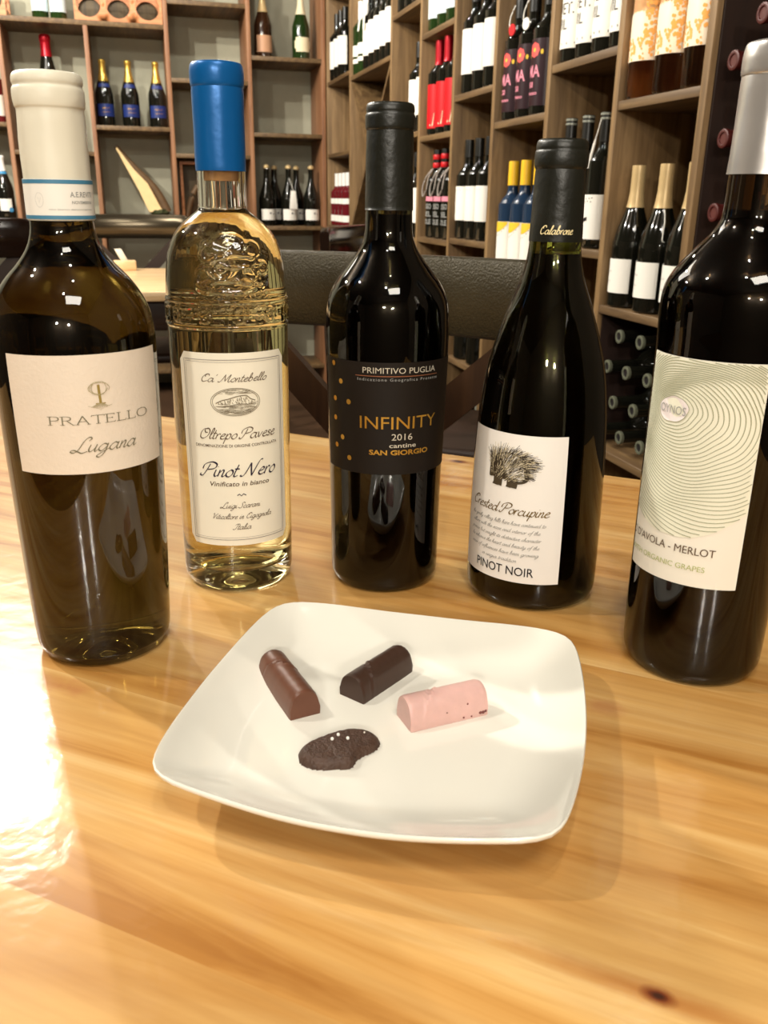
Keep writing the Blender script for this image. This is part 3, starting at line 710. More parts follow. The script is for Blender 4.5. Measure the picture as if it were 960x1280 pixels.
# red mouthed bottles lying in the near bay on dowels
M_PEG = mat('dark_dowel_wood', srgb(40, 22, 12), 0.6, var=.1)
for i, (y, z, lb) in enumerate([(1.400, 1.107, 'upper left red mouthed bottle lying on dowels in the dark near bay'), (1.400, .988, 'lower red mouthed bottle lying on dowels in the dark near bay'),
                            (1.340, 1.166, 'red mouthed bottle peeping out beside the silver capsule, upper'), (1.340, 1.047, 'red mouthed bottle peeping out below the silver capsule edge'),
                            (1.400, 1.226, 'topmost red mouthed bottle in the dark near bay'), (1.340, 1.285, 'red mouthed bottle high in the dark near bay behind the silver capsule')]):
    t = shelf_bottle('lying_red', 1.262, y, z, 0, lb, 'red mouthed bottles in the dark near bay', lie=(0, R(-90), 0))
    mouth(t, .29, .0145, mat('wine_red_foil', srgb(150, 40, 48), .35), mat('pink_red_foil', srgb(88, 36, 30), .5))
    for dy in (-.020, .020):
        rpart('dowel', (1.10, 1.272, y + dy - .004, y + dy + .004, z - .0415, z - .0335), M_PEG, 0)

# back wall bottles
def brow(key, xs, z, y, labels, group, face=6):
    return [shelf_bottle(key, x, y, z, face, lb, group) for x, lb in zip(xs, labels)]
brow('champ_blue', (-.110, .010, .140), 1.320, 4.88, ('sparkling wine bottle with gold foil and blue label, leftmost of three', 'sparkling wine bottle with gold foil and blue label, middle of three', 'sparkling wine bottle with gold foil and blue label, rightmost of three'), 'gold foil sparkling bottles')
brow('champ_magnum', (-.362,), 1.202, 4.92, ('large dark sparkling bottle with red foil rising behind the white wax capsule',), None)
brow('champ_tan', (.672,), 1.656, 4.86, ('brown sparkling bottle with tan label on the shelf right of the blue capsule',), None)
brow('champ_cream', (.862,), 1.656, 4.86, ('green sparkling bottle with cream label and cream foil by the corner post',), None)
fr = brow('dots', (.664, .779, .898), .863, 4.835, ('dark burgundy bottle with black dots on a white label, front left', 'dark burgundy bottle with dotted label and a white hang tag, front middle', 'dark burgundy bottle with black dots on a white label, front right'), 'dotted label bottles front')
bk = brow('dots', (.722, .840), .863, 4.955, ('dark burgundy bottle with dotted label in the second row, left', 'dark burgundy bottle with dotted label in the second row, right'), 'dotted label bottles behind')
for t in fr + bk:
    bm = bmesh.new(); bmesh.ops.create_uvsphere(bm, u_segments=14, v_segments=8, radius=.0165)
    for v in bm.verts: v.co.z = v.co.z * .8 + .287
    link('wax_tip', bm_mesh('wax_tip', bm), t, M_CFOIL)
bm = box_bm(-.022, .022, -.001, .001, -.045, .045, .0006)
for v in bm.verts:
    v.co = Vector((v.co.x + .012, v.co.y - .046, v.co.z + .128))
    if v.co.z > .165: v.co.x = .012 + (v.co.x - .012) * .6
link('hang_tag', bm_mesh('hang_tag', bm), fr[1], M_WHITE)
link('cord', bm_mesh('cord', tube_bm([(0, -.014, .235), (.008, -.03, .2), (.012, -.046, .17)], .0012, 6)), fr[1], M_WHITE)
brow('white_cap', (-.618, -.712), .879, 4.86, ('dark bottle with white cap and round white label at the left picture edge', 'dark bottle with white cap, mostly outside the left picture edge'), 'white capped bottles', face=8)
brow('red_white', (-.606,), 1.320, 4.86, ('red bottle with white label at the upper left picture edge',), None)
brow('pale_blue', (-.364, -.284), 1.766, 4.86, ('bottle with dark base and pale label on top of the back shelf, left', 'bottle with dark base and pale label on top of the back shelf, right'), 'bottles on top of the back shelf')

# wooden bottle rack blocks with round holes, on top of the back shelf
M_RACK = wood('orange_rack_wood', srgb(160, 96, 56), srgb(196, 130, 84), srgb(216, 156, 108), axis=0, rough=.5)
def hole_board(name, n, pitch, rad, h, th, m, parent):
    """board in the XZ plane with n round holes, built as a ring of quads about each hole"""
    bm = bmesh.new(); W = n * pitch
    for k in range(n):
        cx = (k + .5) * pitch; cz = h / 2; N = 24; rings = []
        for y in (0, th):
            inner, outer = [], []
            for i in range(N):
                a = 2 * PI * i / N + PI / 4; c, s = math.cos(a), math.sin(a)
                inner.append(bm.verts.new((cx + rad * c, y, cz + rad * s)))
                q = max(abs(c), abs(s)); outer.append(bm.verts.new((cx + pitch / 2 * c / q, y, cz + h / 2 * s / q)))
            rings.append((inner, outer))
        for i in range(N):
            j = (i + 1) % N
            bm.faces.new((rings[0][0][i], rings[0][1][i], rings[0][1][j], rings[0][0][j]))
            bm.faces.new((rings[1][0][j], rings[1][1][j], rings[1][1][i], rings[1][0][i]))
            bm.faces.new((rings[0][0][j], rings[1][0][j], rings[1][0][i], rings[0][0][i]))
            bm.faces.new((rings[0][1][i], rings[1][1][i], rings[1][1][j], rings[0][1][j]))
    bmesh.ops.remove_doubles(bm, verts=bm.verts, dist=1e-5)
    return link(name, bm_mesh(name, bm, True, 35), parent, m)
for x0, n, lb in ((-.210, 3, 'orange wooden bottle rack with three round holes above the gold foil bottles'), (-.90, 3, 'orange wooden bottle rack with round holes at the upper left picture corner')):
    t = thing('bottle_rack', lb, 'rack', (x0, 4.775, 1.766))
    for z in (0, .135):
        pass
    hole_board('front_board', n, .132, .054, .135, .018, M_RACK, t)
    f2 = hole_board('rear_board', n, .132, .054, .135, .018, M_RACK, t); f2.location = (0, .17, 0)
    box('rear_panel', (0, n * .132, .19, .196, 0, .135), M_BACKP, t); box('side_rail', (0, .012, .018, .17, .0, .03), M_RACK, t); box('side_rail', (n * .132 - .012, n * .132, .018, .17, .0, .03), M_RACK, t)

# cane-shaped cut bamboo in the low cell, with a dark green base
M_BAM = mat('pale_cut_wood', srgb(236, 206, 150), .5, var=.06, vscale=30); M_BARK = mat('brown_bark', srgb(96, 72, 46), .6, var=.15, vscale=40)
t = thing('split_log_slice', 'slanting split wood slice with a pale cut face leaning in the back wall cell', 'decoration', (.062, 4.90, .911))
def wedge(y0, y1, m, nm, shrink):
    prof = [(.070, .012), (.002, .150), (-.060, .215), (-.135, .318), (-.140, .312), (-.085, .20), (-.045, .12), (.000, .012)]
    bm = bmesh.new(); cx = sum(p[0] for p in prof) / 8; cz = sum(p[1] for p in prof) / 8
    A = [bm.verts.new((p[0], y0, p[1])) for p in prof]; B = [bm.verts.new((p[0], y1, p[1])) for p in prof]
    bm.faces.new(A[::-1]); bm.faces.new(B)
    for i in range(8): bm.faces.new((A[i], A[(i + 1) % 8], B[(i + 1) % 8], B[i]))
    bmesh.ops.bevel(bm, geom=list(bm.edges), offset=.003, segments=2, affect='EDGES')
    return link(nm, bm_mesh(nm, bm), t, m)
wedge(-.03, .03, M_BAM, 'cut_face', 1)
bm = bmesh.new()
pts = catmull([(.090, .002, .012), (.058, .002, .085), (.020, .002, .145), (-.045, .002, .213), (-.10, .002, .275), (-.138, .002, .325)], 4)
tube_bm(pts, [.026 - .017 * i / (len(pts) - 1) for i in range(len(pts))], 10, bm)
link('bark_edge', bm_mesh('bark_edge', bm), t, M_BARK)
bm = bmesh.new(); bmesh.ops.create_icosphere(bm, subdivisions=3, radius=1)
for v in bm.verts:
    n_ = 1 + .35 * noise.noise(v.co * 5); v.co = Vector((v.co.x * .045 * n_ + .055, v.co.y * .05 * n_, max(-.0, v.co.z * .022 * n_ + .01)))
link('moss_base', bm_mesh('moss_base', bm), t, mat('dark_moss', srgb(52, 58, 28), .8, var=.3, vscale=80, bump=.5))
# brown wooden gift box with framed front
t = thing('wooden_case', 'brown wooden wine case with framed front in the cell left of the blue capsule', 'case', (.30, 4.86, .879))
box('case_back', (-.075, .075, .045, .055, 0, .29), M_BACKP, t)
for d in ((-.075, -.06, -.03, .045, 0, .29), (.06, .075, -.03, .045, 0, .29)): box('case_side', d, M_RACK, t)
for d in ((-.06, .06, -.03, .045, 0, .015), (-.06, .06, -.03, .045, .275, .29)): box('case_end', d, M_RACK, t)
bm = bmesh.new(); tube_bm(catmull([(-.05, 0, .02), (-.02, 0, .12), (.02, 0, .19), (.045, 0, .268)], 5), .014, 10, bm)
link('case_brace', bm_mesh('case_brace', bm), t, M_BARK)
# white card beside the magnum
t = box('card', (-.022, .022, -.002, .002, 0, .11), M_WHITE, None, .001); t.location = (-.235, 4.90, 1.202); t.rotation_euler = (0, R(0), R(10))
tag(t, 'small white card standing right of the white wax capsule on the back shelf', 'card')

# ------------------------------------------------------------------ far table with block
M_PALE = wood('pale_table_wood', srgb(206, 168, 118), srgb(226, 190, 142), srgb(240, 210, 168), axis=0, rough=.35, coat=.3)
M_DWOOD = mat('dark_brown_leg', srgb(46, 30, 20), .45, var=.1)
t = thing('dining_table', 'pale wooden table further back on the left', 'table', (-.42, 3.03, 0), R(-2))
box('tabletop', (-1.05, .72, -.43, .43, .722, .75), M_PALE, t, .004)
for x, y in ((-.95, -.36), (.62, -.36), (-.95, .36), (.62, .36)): box('leg', (x - .03, x + .03, y - .03, y + .03, 0, .722), M_DWOOD, t)
for d in ((-.92, .59, -.375, -.355, .65, .722), (-.92, .59, .355, .375, .65, .722)): box('apron', d, M_DWOOD, t)
t = thing('menu_block', 'small pale wooden block with a white slip on the far table', 'block', (-.056, 3.36, .75), R(4))
box('block', (-.038, .038, -.03, .03, 0, .034), M_PALE, t, .003)
bm = box_bm(-.012, .012, -.001, .001, 0, .04, .0005)
for v in bm.verts: v.co.x -= (v.co.z) * .5; v.co.z += .034
link('paper_slip', bm_mesh('paper_slip', bm), t, M_WHITE)

# ------------------------------------------------------------------ chairs
M_RAIL = mat('hammered_bronze_rail', srgb(62, 56, 40), .36, metal=.3, var=.10, vscale=200, bump=.5, bscale=420)
M_RAIL2 = mat('brushed_pewter_rail', srgb(86, 78, 64), .20, metal=.85, var=.05)
M_RAIL3 = mat('dark_lacquer_rail', srgb(30, 18, 12), .15)
def chair(label, loc, rot, rail_m, rail_h=.088, w=.44, wood_m=M_DWOOD, seat_m=None, top=.945):
    """cross-back chair; the backrest is on local +Y, the seat opens to -Y"""
    t = thing('cross_back_chair', label, 'chair', loc, rot, None)
    hw = w / 2
    # curved rail
    bm = bmesh.new(); N = 24; rings = []
    for i in range(N + 1):
        s = -1 + 2 * i / N; x = s * hw; y = .03 * (1 - s * s); th = .011
        e = min(1, (1 - abs(s)) * 14 + .35); hh = rail_h / 2 * (.80 + .2 * min(1, (1 - abs(s)) * 10))
        zc = top - rail_h / 2
        ring = []
        for (dy, dz) in ((-th, -hh + .004), (-th, hh - .004), (-th + .004, hh), (th - .004, hh), (th, hh - .004), (th, -hh + .004), (th - .004, -hh), (-th + .004, -hh)):
            ring.append(bm.verts.new((x, y + dy, zc + dz)))
        rings.append(ring)
    for A, B in zip(rings, rings[1:]):
        for k in range(8): bm.faces.new((A[k], A[(k + 1) % 8], B[(k + 1) % 8], B[k]))
    bm.faces.new(rings[0][::-1]); bm.faces.new(rings[-1])
    link('back_rail', bm_mesh('back_rail', bm, True, 50), t, rail_m)
    for s in (-1, 1):
        pts = [(s * (hw - .03), .004, top - rail_h), (s * (hw - .035), .0, .7), (s * (hw - .03), -.01, .46), (s * (hw - .02), .02, 0)]
        link('rear_leg', bm_mesh('rear_leg', tube_bm(catmull(pts, 5), .015, 10)), t, wood_m)
        pts = [(s * (hw - .02), -.40, .44), (s * (hw - .01), -.42, 0)]
        link('front_leg', bm_mesh('front_leg', tube_bm(pts, [.018, .014], 10)), t, wood_m)
    for s in (-1, 1):
        a = Vector((s * (hw - .04), .008 + (s + 1) * .006, top - rail_h)); b = Vector((-s * (hw - .05), -.004 + (s + 1) * .006, .52))
        d = (b - a).normalized(); n = Vector((d.z, 0, -d.x)) * .021
        bm = bmesh.new(); vsx = []
        for p in (a, b):
            for q in (n + Vector((0, -.006, 0)), -n + Vector((0, -.006, 0)), -n + Vector((0, .006, 0)), n + Vector((0, .006, 0))): vsx.append(bm.verts.new(p + q))
        for k in range(4): bm.faces.new((vsx[k], vsx[(k + 1) % 4], vsx[4 + (k + 1) % 4], vsx[4 + k]))
        bm.faces.new(vsx[:4][::-1]); bm.faces.new(vsx[4:])
        link('cross_slat', bm_mesh('cross_slat', bm, False), t, wood_m)
    box('lower_rail', (-hw + .04, hw - .04, -.02, .0, .50, .535), wood_m, t)
    box('seat', (-hw + .005, hw - .005, -.43, -.0, .44, .475), wood_m, t, .012)
    return t
E_ANG = math.atan2(-.633, .774)              # heading of the table's far edge
ev, nv = Vector((math.cos(E_ANG), math.sin(E_ANG), 0)), Vector((-math.sin(E_ANG), math.cos(E_ANG), 0))
p = nv * .985 + ev * (-.452)
M_XWOOD = wood('x_back_brown', srgb(34, 20, 12), srgb(50, 30, 17), srgb(66, 42, 24), axis=2, rough=.4)
chair('chair with a wide hammered bronze brown back rail behind the tasting table', (p.x, p.y, 0), E_ANG, M_RAIL, w=.455, rail_h=.092, wood_m=M_XWOOD, top=.940)
chair('chair with a shiny pewter back rail at the far pale table', (-.02, 3.62, 0), R(-2), M_RAIL2, rail_h=.088, top=.935, w=.42)
chair('dark backed chair on the near side of the far table at the left edge', (-.46, 2.38, 0), R(180), M_RAIL3, rail_h=.092, top=.948, w=.43)
chair('dark glossy chair seen edge on between the clear and the gold dotted bottle', (.50, 2.12, 0), R(58), M_RAIL3, rail_h=.075, top=.942, w=.42)

# ------------------------------------------------------------------ tasting table
KNOTS = [(0, 0, 1)]; STAINS = []
# table space: x along the boards (heading E_ANG), y across; origin at the foot of the far edge
T0 = nv * .836
def to_table(x, y):
    v = Vector((x, y, 0)) - T0
    return v.dot(ev), v.dot(nv)
KNOTS = [(*to_table(*k[:2]), k[2]) for k in ((.1506, .1892, 1.0), (.2997, .8084, 1.6), (.52, .50, 1.2))]
STAINS = [(*to_table(-.070, .452), .020, .012), (*to_table(-.052, .440), .012, .008), (*to_table(.2196, .357), .014, .010)]
M_TABLE = table_mat()
tb = thing('tasting_table', 'honey coloured varnished pine table carrying the bottles and plate', 'table', (T0.x, T0.y, 0), E_ANG)
BW = .128; y1 = 0.0
for i in range(6):
    y0 = y1 - BW * (1 + .12 * math.sin(i * 2.3))
    box('board', (-1.15, .50, y0, y1, .718, .75), M_TABLE, tb, 0)
    y1 = y0
ymin = y1
M_UNDER = mat('table_frame_wood', srgb(120, 80, 40), .5, var=.1)
for x, y in ((-1.05, -.08), (.42, -.08), (-1.05, ymin + .08), (.42, ymin + .08)): box('leg', (x - .035, x + .035, y - .035, y + .035, 0, .718), M_UNDER, tb)
for d in ((-1.01, .38, -.09, -.07, .63, .718), (-1.01, .38, ymin + .07, ymin + .09, .63, .718)): box('apron', d, M_UNDER, tb)

# ------------------------------------------------------------------ the five tasting bottles
TZ = 0.7501
def glass_mat(name, col, rough=0.0, ior=1.5):
    return mat(name, col, rough, trans=1.0, ior=ior)
def base_ring(r): return [(0, .014), (r * .30, .012), (r * .62, .005), (r * .82, .0008), (r * .90, 0), (r * .965, .0022)]

def hero(label, loc, body, seg=96, m=None, base_r=None, disp=None):
    t = thing('wine_bottle', label, 'bottle', loc)
    prof = base_ring(base_r or body[0][0]) + [(max(0, a), b) for a, b in catmull(body, 5)] + [(0, body[-1][1])]
    link('glass_body', bm_mesh('glass_body', lathe_bm(prof, seg, disp=disp), True, 60), t, m)
    return t, prof
def capsule(t, prof, m, wrinkle=0.0, seg=72, name='foil_capsule'):
    P = [(a, b) for a, b in catmull(prof, 3)]
    disp = (lambda a, z: wrinkle * noise.noise(Vector((math.cos(a) * 2, math.sin(a) * 2, z * 60)))) if wrinkle else None
    return link(name, bm_mesh(name, lathe_bm(P + [(0, P[-1][1])], seg, disp=disp), True, 60), t, m)

# --- 1: white wax capsule, olive glass
G1 = glass_mat('olive_bottle_glass', (.040, .027, .005, 1))
b1, p1 = hero('olive glass bottle with ivory wax capsule and wide pale label, leftmost', (-.0375, .4972, TZ),
    [(.0372, .006), (.0385, .012), (.0400, .05), (.0413, .10), (.0421, .14), (.0424, .172), (.0420, .185), (.0402, .1955), (.0362, .2045), (.0305, .2125), (.0240, .2195), (.0190, .2265), (.0165, .2330), (.0156, .2400), (.0153, .2600), (.0150, .2950), (.0150, .302)], m=G1)
M_WAX = mat('ivory_wax', srgb(226, 220, 200), .42, var=.02, bump=.25, bscale=60)
capsule(b1, [(.0160, .2405), (.0164, .245), (.0163, .262), (.0161, .285), (.0160, .2915), (.0166, .2930), (.0170, .2965), (.0168, .3005), (.0160, .3022), (.0165, .3040), (.0162, .3065), (.0145, .3083), (.009, .3088)], M_WAX, .0005)
zc = [(.0166, .2390), (.0168, .245), (.0168, .2585), (.0168, .2600)]
def ringband(t, z0, z1, r, m, name, parent=None, seg=72):
    return link(name, bm_mesh(name, lathe_bm([(r, z0), (r, z1)], seg)), parent or t, m)
nb = ringband(b1, .2410, .2600, .01675, M_WHITE, 'neck_band')
M_NBLUE = mat('band_blue_ink', srgb(70, 128, 158), .5)
ringband(b1, .2412, .2430, .01685, M_NBLUE, 'blue_stripe', nb); ringband(b1, .2578, .2597, .01685, M_NBLUE, 'blue_stripe', nb)
def neckmap(r): return lambda u, v: (r * math.sin(u / r), -r * math.cos(u / r), v)
bm = bmesh.new(); nm_ = neckmap(.0169)
text_into(bm, 'A.E.REVITI', R(22) * .0169, R(68) * .0169, .2517, .0024, nm_, bold=.01); print_obj('lettering', bm, M_GREYINK, nb); bm = bmesh.new()
text_into(bm, 'NOVEMBRINI', R(24) * .0169, R(66) * .0169, .2485, .0014, nm_, bold=.01); print_obj('middle_lettering', bm, M_GREYINK, nb); bm = bmesh.new()
text_into(bm, 'vino bianco denominazione', R(-15) * .0169, R(66) * .0169, .2455, .0008, nm_)
print_obj('small_lettering', bm, M_GREYINK, nb)
bm = bmesh.new()
ribbon(bm, [(R(-30) * .0169 + .0022 * math.cos(k * PI / 10), .2502 + .0034 * math.sin(k * PI / 10)) for k in range(21)], lambda a, b: .00018, nm_)
ribbon(bm, [(R(-30) * .0169 - .0008, .2515), (R(-30) * .0169, .2488), (R(-30) * .0169 + .0008, .2515)], lambda a, b: .0002, nm_)
print_obj('emblem', bm, mat('pale_grey_ink', srgb(205, 203, 196), .5), nb)
M_LAB1 = mat('ivory_label_paper', srgb(228, 214, 196), .5, var=.015, vscale=60, bump=.12, bscale=500)
lb = label_patch('paper_label', p1, -46.6, 70.5, .1168, .1782, M_LAB1, b1)
M_OLINK = mat('olive_grey_ink', srgb(118, 112, 88), .45); M_OL2 = mat('olive_gold_ink', srgb(150, 128, 62), .45)
z1_ = wrap(p1, 0, .0007)
bm = bmesh.new(); script(bm, 'PRATELLO', U(-19), U(54.5), .1432, .00215, z1_, slant=0, thick=.26, thin=.12, font=RG)
script(bm, 'Lugana', U(-4), U(40), .1287, .0036, z1_, slant=.45, thick=.22, thin=.07); print_obj('lettering', bm, M_OLINK, lb)
bm = bmesh.new(); cu, cv = U(16.5), .1612
for k, (rx, ry, ph) in enumerate(((.0046, .0034, .2), (.0040, .0030, 1.3), (.0034, .0036, 2.5), (.0050, .0028, -.5))):
    ribbon(bm, [(cu + rx * math.cos(a_ / 12 * PI + ph), cv + ry * math.sin(a_ / 12 * PI + ph)) for a_ in range(20)], lambda a, b: .00022, z1_)
for k in range(-8, 9):
    ribbon(bm, [(cu + k * .00012, .1535), (cu + k * .0005, .1518), (cu + k * .00072, .1500 + abs(k) * .0003)], lambda a, b: .00015, z1_)
print_obj('tree_emblem', bm, mat('pale_olive_ink', srgb(168, 156, 120), .5), lb)
bm = bmesh.new(); ribbon(bm, [(cu - .0002, .163), (cu, .158), (cu + .0003, .1532)], lambda a, b: .0012, z1_); ribbon(bm, [(cu - .002, .1534), (cu + .0026, .1534)], lambda a, b: .0005, z1_)
print_obj('tree_trunk', bm, M_OL2, lb)

# --- 2: clear bottle, blue capsule, pale wine, moulded relief on the shoulder
G2 = glass_mat('clear_bottle_glass', (.985, .99, .955, 1))
outer = [(.0368, .006), (.0374, .012), (.0377, .05), (.0379, .10), (.0382, .15), (.0383, .185), (.0380, .198), (.0370, .210), (.0352, .2205), (.0312, .2300), (.0255, .2370), (.0195, .2420), (.0158, .2450), (.0149, .2490), (.0147, .268), (.0144, .300), (.0144, .3225)]
RING1, RING2 = .1835, .1905
def relief(a, z):
    """moulded crest, beads and raised lettering band on the clear bottle's shoulder"""
    d = 0.0
    aa = (a + PI) % (2 * PI) - PI
    u = aa * .037
    for zz in (.1775, .1925):
        d += .0009 * math.exp(-((z - zz) / .0009) ** 2)
    if .1775 < z < .1925:                                  # raised letters
        ph = (u / .0068) % 1.0; k = int(math.floor(u / .0068)); q = (z - .185) / .0055
        if k % 3 == 0: g = abs(math.hypot((ph - .5) * 2, q) - .75) < .22
        elif k % 3 == 1: g = abs(ph - .3) < .1 or abs(q - .8) < .2 or abs(q + .8) < .2
        else: g = abs(ph - .5) < .11 or abs(q - .85) < .18
        if g and abs(q) < 1.05: d += .0009
    if .193 < z < .240:
        for (cu_, cz, rx, rz, h) in ((-.006, .213, .006, .006, .0013), (-.006, .213, .0025, .0025, .0012), (.010, .2085, .004, .004, .0012), (-.001, .2265, .010, .005, .0010), (.004, .2165, .011, .0035, .0010),
                                     (-.016, .206, .005, .007, .0009), (.020, .213, .0032, .0032, .0012), (-.002, .202, .014, .0035, .0010), (.014, .2235, .005, .004, .0010), (-.014, .2205, .004, .0045, .0011)):
            rr = math.hypot((u - cu_) / rx, (z - cz) / rz)
            d += h * math.exp(-((rr - 1) / .28) ** 2)
        if abs(u) < .022: d += .0004 * noise.noise(Vector((u * 260, z * 260, 3)))
    return d
b2 = thing('wine_bottle', 'clear glass bottle of pale wine with blue capsule and cream label', 'bottle', (.0517, .5785, TZ))
op = []
dense = catmull(outer, 5)
op = base_ring(.0368)
for (ra, za), (rb_, zb) in zip(dense, dense[1:]):
    n_ = 1 if zb < .17 or za > .245 else max(1, int(math.hypot(rb_ - ra, zb - za) / .0006))
    for k in range(n_): op.append((ra + (rb_ - ra) * k / n_, za + (zb - za) * k / n_))
op.append(dense[-1])
p2 = base_ring(.0368) + dense
inn = [(max(.0008, a - .0030), b) for a, b in dense if b > .016]
inn = [(r, z) for r, z in inn]
full = op + [(inn[-1][0], dense[-1][1])] + inn[::-1] + [(.030, .0145), (.020, .017), (.008, .0215), (0, .0225)]
link('glass_body', bm_mesh('glass_body', lathe_bm(full, 220, disp=lambda a, z: 0), True, 60), b2, G2)
# apply the moulded relief to the outer skin only
me = b2.children[0].data
for v in me.vertices:
    rr = math.hypot(v.co.x, v.co.y)
    if .17 < v.co.z < .242 and rr > rat(p2, v.co.z) - .0012:
        a = math.atan2(v.co.x, -v.co.y); d = relief(a, v.co.z); v.co.x *= (rr + d) / rr; v.co.y *= (rr + d) / rr
wine = [(0, .0224)] + [(.008, .0214), (.020, .0169), (.0302, .0144)] + [(a - .00285, b) for a, b in dense if .0165 < b < .2450] + [(.0128, .2452), (0, .2452)]
link('pale_wine', bm_mesh('pale_wine', lathe_bm(wine, 96), True, 60), b2, mat('pale_straw_wine', (.95, .86, .50), 0, trans=1.0, ior=1.34))
M_BLUECAP = mat('satin_blue_capsule', srgb(10, 92, 158), .32, metal=.25, var=.03, vscale=50, bump=.15, bscale=80)
capsule(b2, [(.0151, .2675), (.0152, .270), (.0153, .29), (.0154, .3115), (.0150, .3132), (.0157, .3148), (.0160, .319), (.0159, .3232), (.0150, .3262), (.0135, .3270)], M_BLUECAP, .00025)
bm = lathe_bm([(0, .262), (.0105, .262), (.0108, .264), (.0108, .318), (0, .318)], 32)
link('cork', bm_mesh('cork', bm), b2, mat('cork', srgb(190, 140, 86), .8, var=.15, vscale=200))
M_LAB2 = mat('warm_white_label', srgb(238, 230, 210), .5, var=.01)
lb = label_patch('paper_label', p2, -57.5, 53.5, .0355, .1627, M_LAB2, b2, corner=.004, nz=24)
z2_ = wrap(p2, 0, .0007); M_BROWNINK = mat('brown_ink', srgb(92, 72, 52), .45); M_PURPLE = mat('dark_purple_ink', srgb(38, 26, 48), .4)
bm = bmesh.new()
for ins, wd in ((.0042, .0004), (.0056, .0002)):
    a0, a1, zz0, zz1 = U(-57.5) + ins, U(53.5) - ins, .0355 + ins, .1627 - ins; n = 30
    pts = [(a0 + (a1 - a0) * i / n, zz0) for i in range(n + 1)] + [(a1, zz0 + (zz1 - zz0) * i / n) for i in range(1, n + 1)] + [(a1 - (a1 - a0) * i / n, zz1) for i in range(1, n + 1)] + [(a0, zz1 - (zz1 - zz0) * i / n) for i in range(1, n + 1)]
    ribbon(bm, pts, lambda a, b, wd=wd: wd, z2_)
print_obj('border_line', bm, mat('grey_line_ink', srgb(140, 132, 126), .5), lb)
bm = bmesh.new()
script(bm, "Ca' Montebello", U(-34), U(29), .1450, .0024, z2_, slant=.5, thick=.26, thin=.10); print_obj('lettering', bm, M_BROWNINK, lb); bm = bmesh.new()
script(bm, 'Oltrepo Pavese', U(-39), U(37), .1085, .0034, z2_, slant=.4, thick=.26, thin=.08); print_obj('lettering', bm, M_BROWNINK, lb); bm = bmesh.new()
text_into(bm, 'DENOMINAZIONE DI ORIGINE CONTROLLATA', U(-43), U(40), .1030, .0018, z2_, bold=.01); print_obj('lettering', bm, M_BROWNINK, lb); bm = bmesh.new()
text_into(bm, 'Vinificato in bianco', U(-30), U(29), .0770, .0030, z2_, shear=.2, bold=.01); print_obj('lettering', bm, M_BROWNINK, lb); bm = bmesh.new()
script(bm, 'Luigi Scarani', U(-20), U(18), .0620, .0019, z2_, slant=.5, thick=.28, thin=.12); print_obj('lettering', bm, M_BROWNINK, lb); bm = bmesh.new()
script(bm, 'Viticoltore in Cigognola', U(-30), U(30), .0545, .0018, z2_, slant=.5, thick=.28, thin=.12); print_obj('lettering', bm, M_BROWNINK, lb); bm = bmesh.new()
script(bm, 'Italia', U(-9), U(8), .0470, .0019, z2_, slant=.5, thick=.28, thin=.12); print_obj('lettering', bm, M_BROWNINK, lb)
bm = bmesh.new(); script(bm, 'Pinot Nero', U(-38), U(36), .0835, .0046, z2_, slant=.4, thick=.30, thin=.07)
ribbon(bm, [(U(-4), .0705), (U(-2), .0715), (U(0), .0702), (U(2), .0716), (U(4.5), .0705)], lambda a, b: .0006, z2_)
print_obj('large_lettering', bm, M_PURPLE, lb)
bm = bmesh.new(); cu, cv, rx, ry = U(-1.5), .1322, .0162, .0088
for s in (1, .93): ribbon(bm, [(cu + rx * s * math.cos(k * PI / 24), cv + ry * s * math.sin(k * PI / 24)) for k in range(49)], lambda a, b: .00035, z2_)
rn = random.Random(3)
for k in range(90):                                       # engraved hatching of the fields
    y = -rn.uniform(.1, .86); xm = math.sqrt(1 - y * y) * .93; x0 = rn.uniform(-xm, xm - .2); x1 = min(xm, x0 + rn.uniform(.15, .5))
    ribbon(bm, [(cu + x0 * rx, cv + y * ry), (cu + x1 * rx, cv + (y + rn.uniform(-.05, .05)) * ry)], lambda a, b: .00022, z2_)
for k in range(40):                                       # sky
    y = rn.uniform(.55, .88); xm = math.sqrt(1 - y * y) * .93; x0 = rn.uniform(-xm, xm - .15); x1 = min(xm, x0 + .2)
    ribbon(bm, [(cu + x0 * rx, cv + y * ry), (cu + x1 * rx, cv + y * ry)], lambda a, b: .0002, z2_)
hill = [(-.8, -.1), (-.55, .12), (-.3, .22), (0, .38), (.25, .45), (.45, .42), (.6, .2), (.8, .05)]
ribbon(bm, [(cu + a * rx, cv + b * ry) for a, b in catmull(hill, 4)], lambda a, b: .0006, z2_)
for k in range(46):
    x = rn.uniform(-.7, .7); top_ = rat([(h_[1], h_[0]) for h_ in hill], x); y = rn.uniform(-.08, max(0, top_))
    ribbon(bm, [(cu + x * rx, cv + y * ry), (cu + (x + .03) * rx, cv + (y - .14) * ry)], lambda a, b: .00035, z2_)
print_obj('village_engraving', bm, mat('engraving_ink', srgb(128, 116, 94), .5), lb)

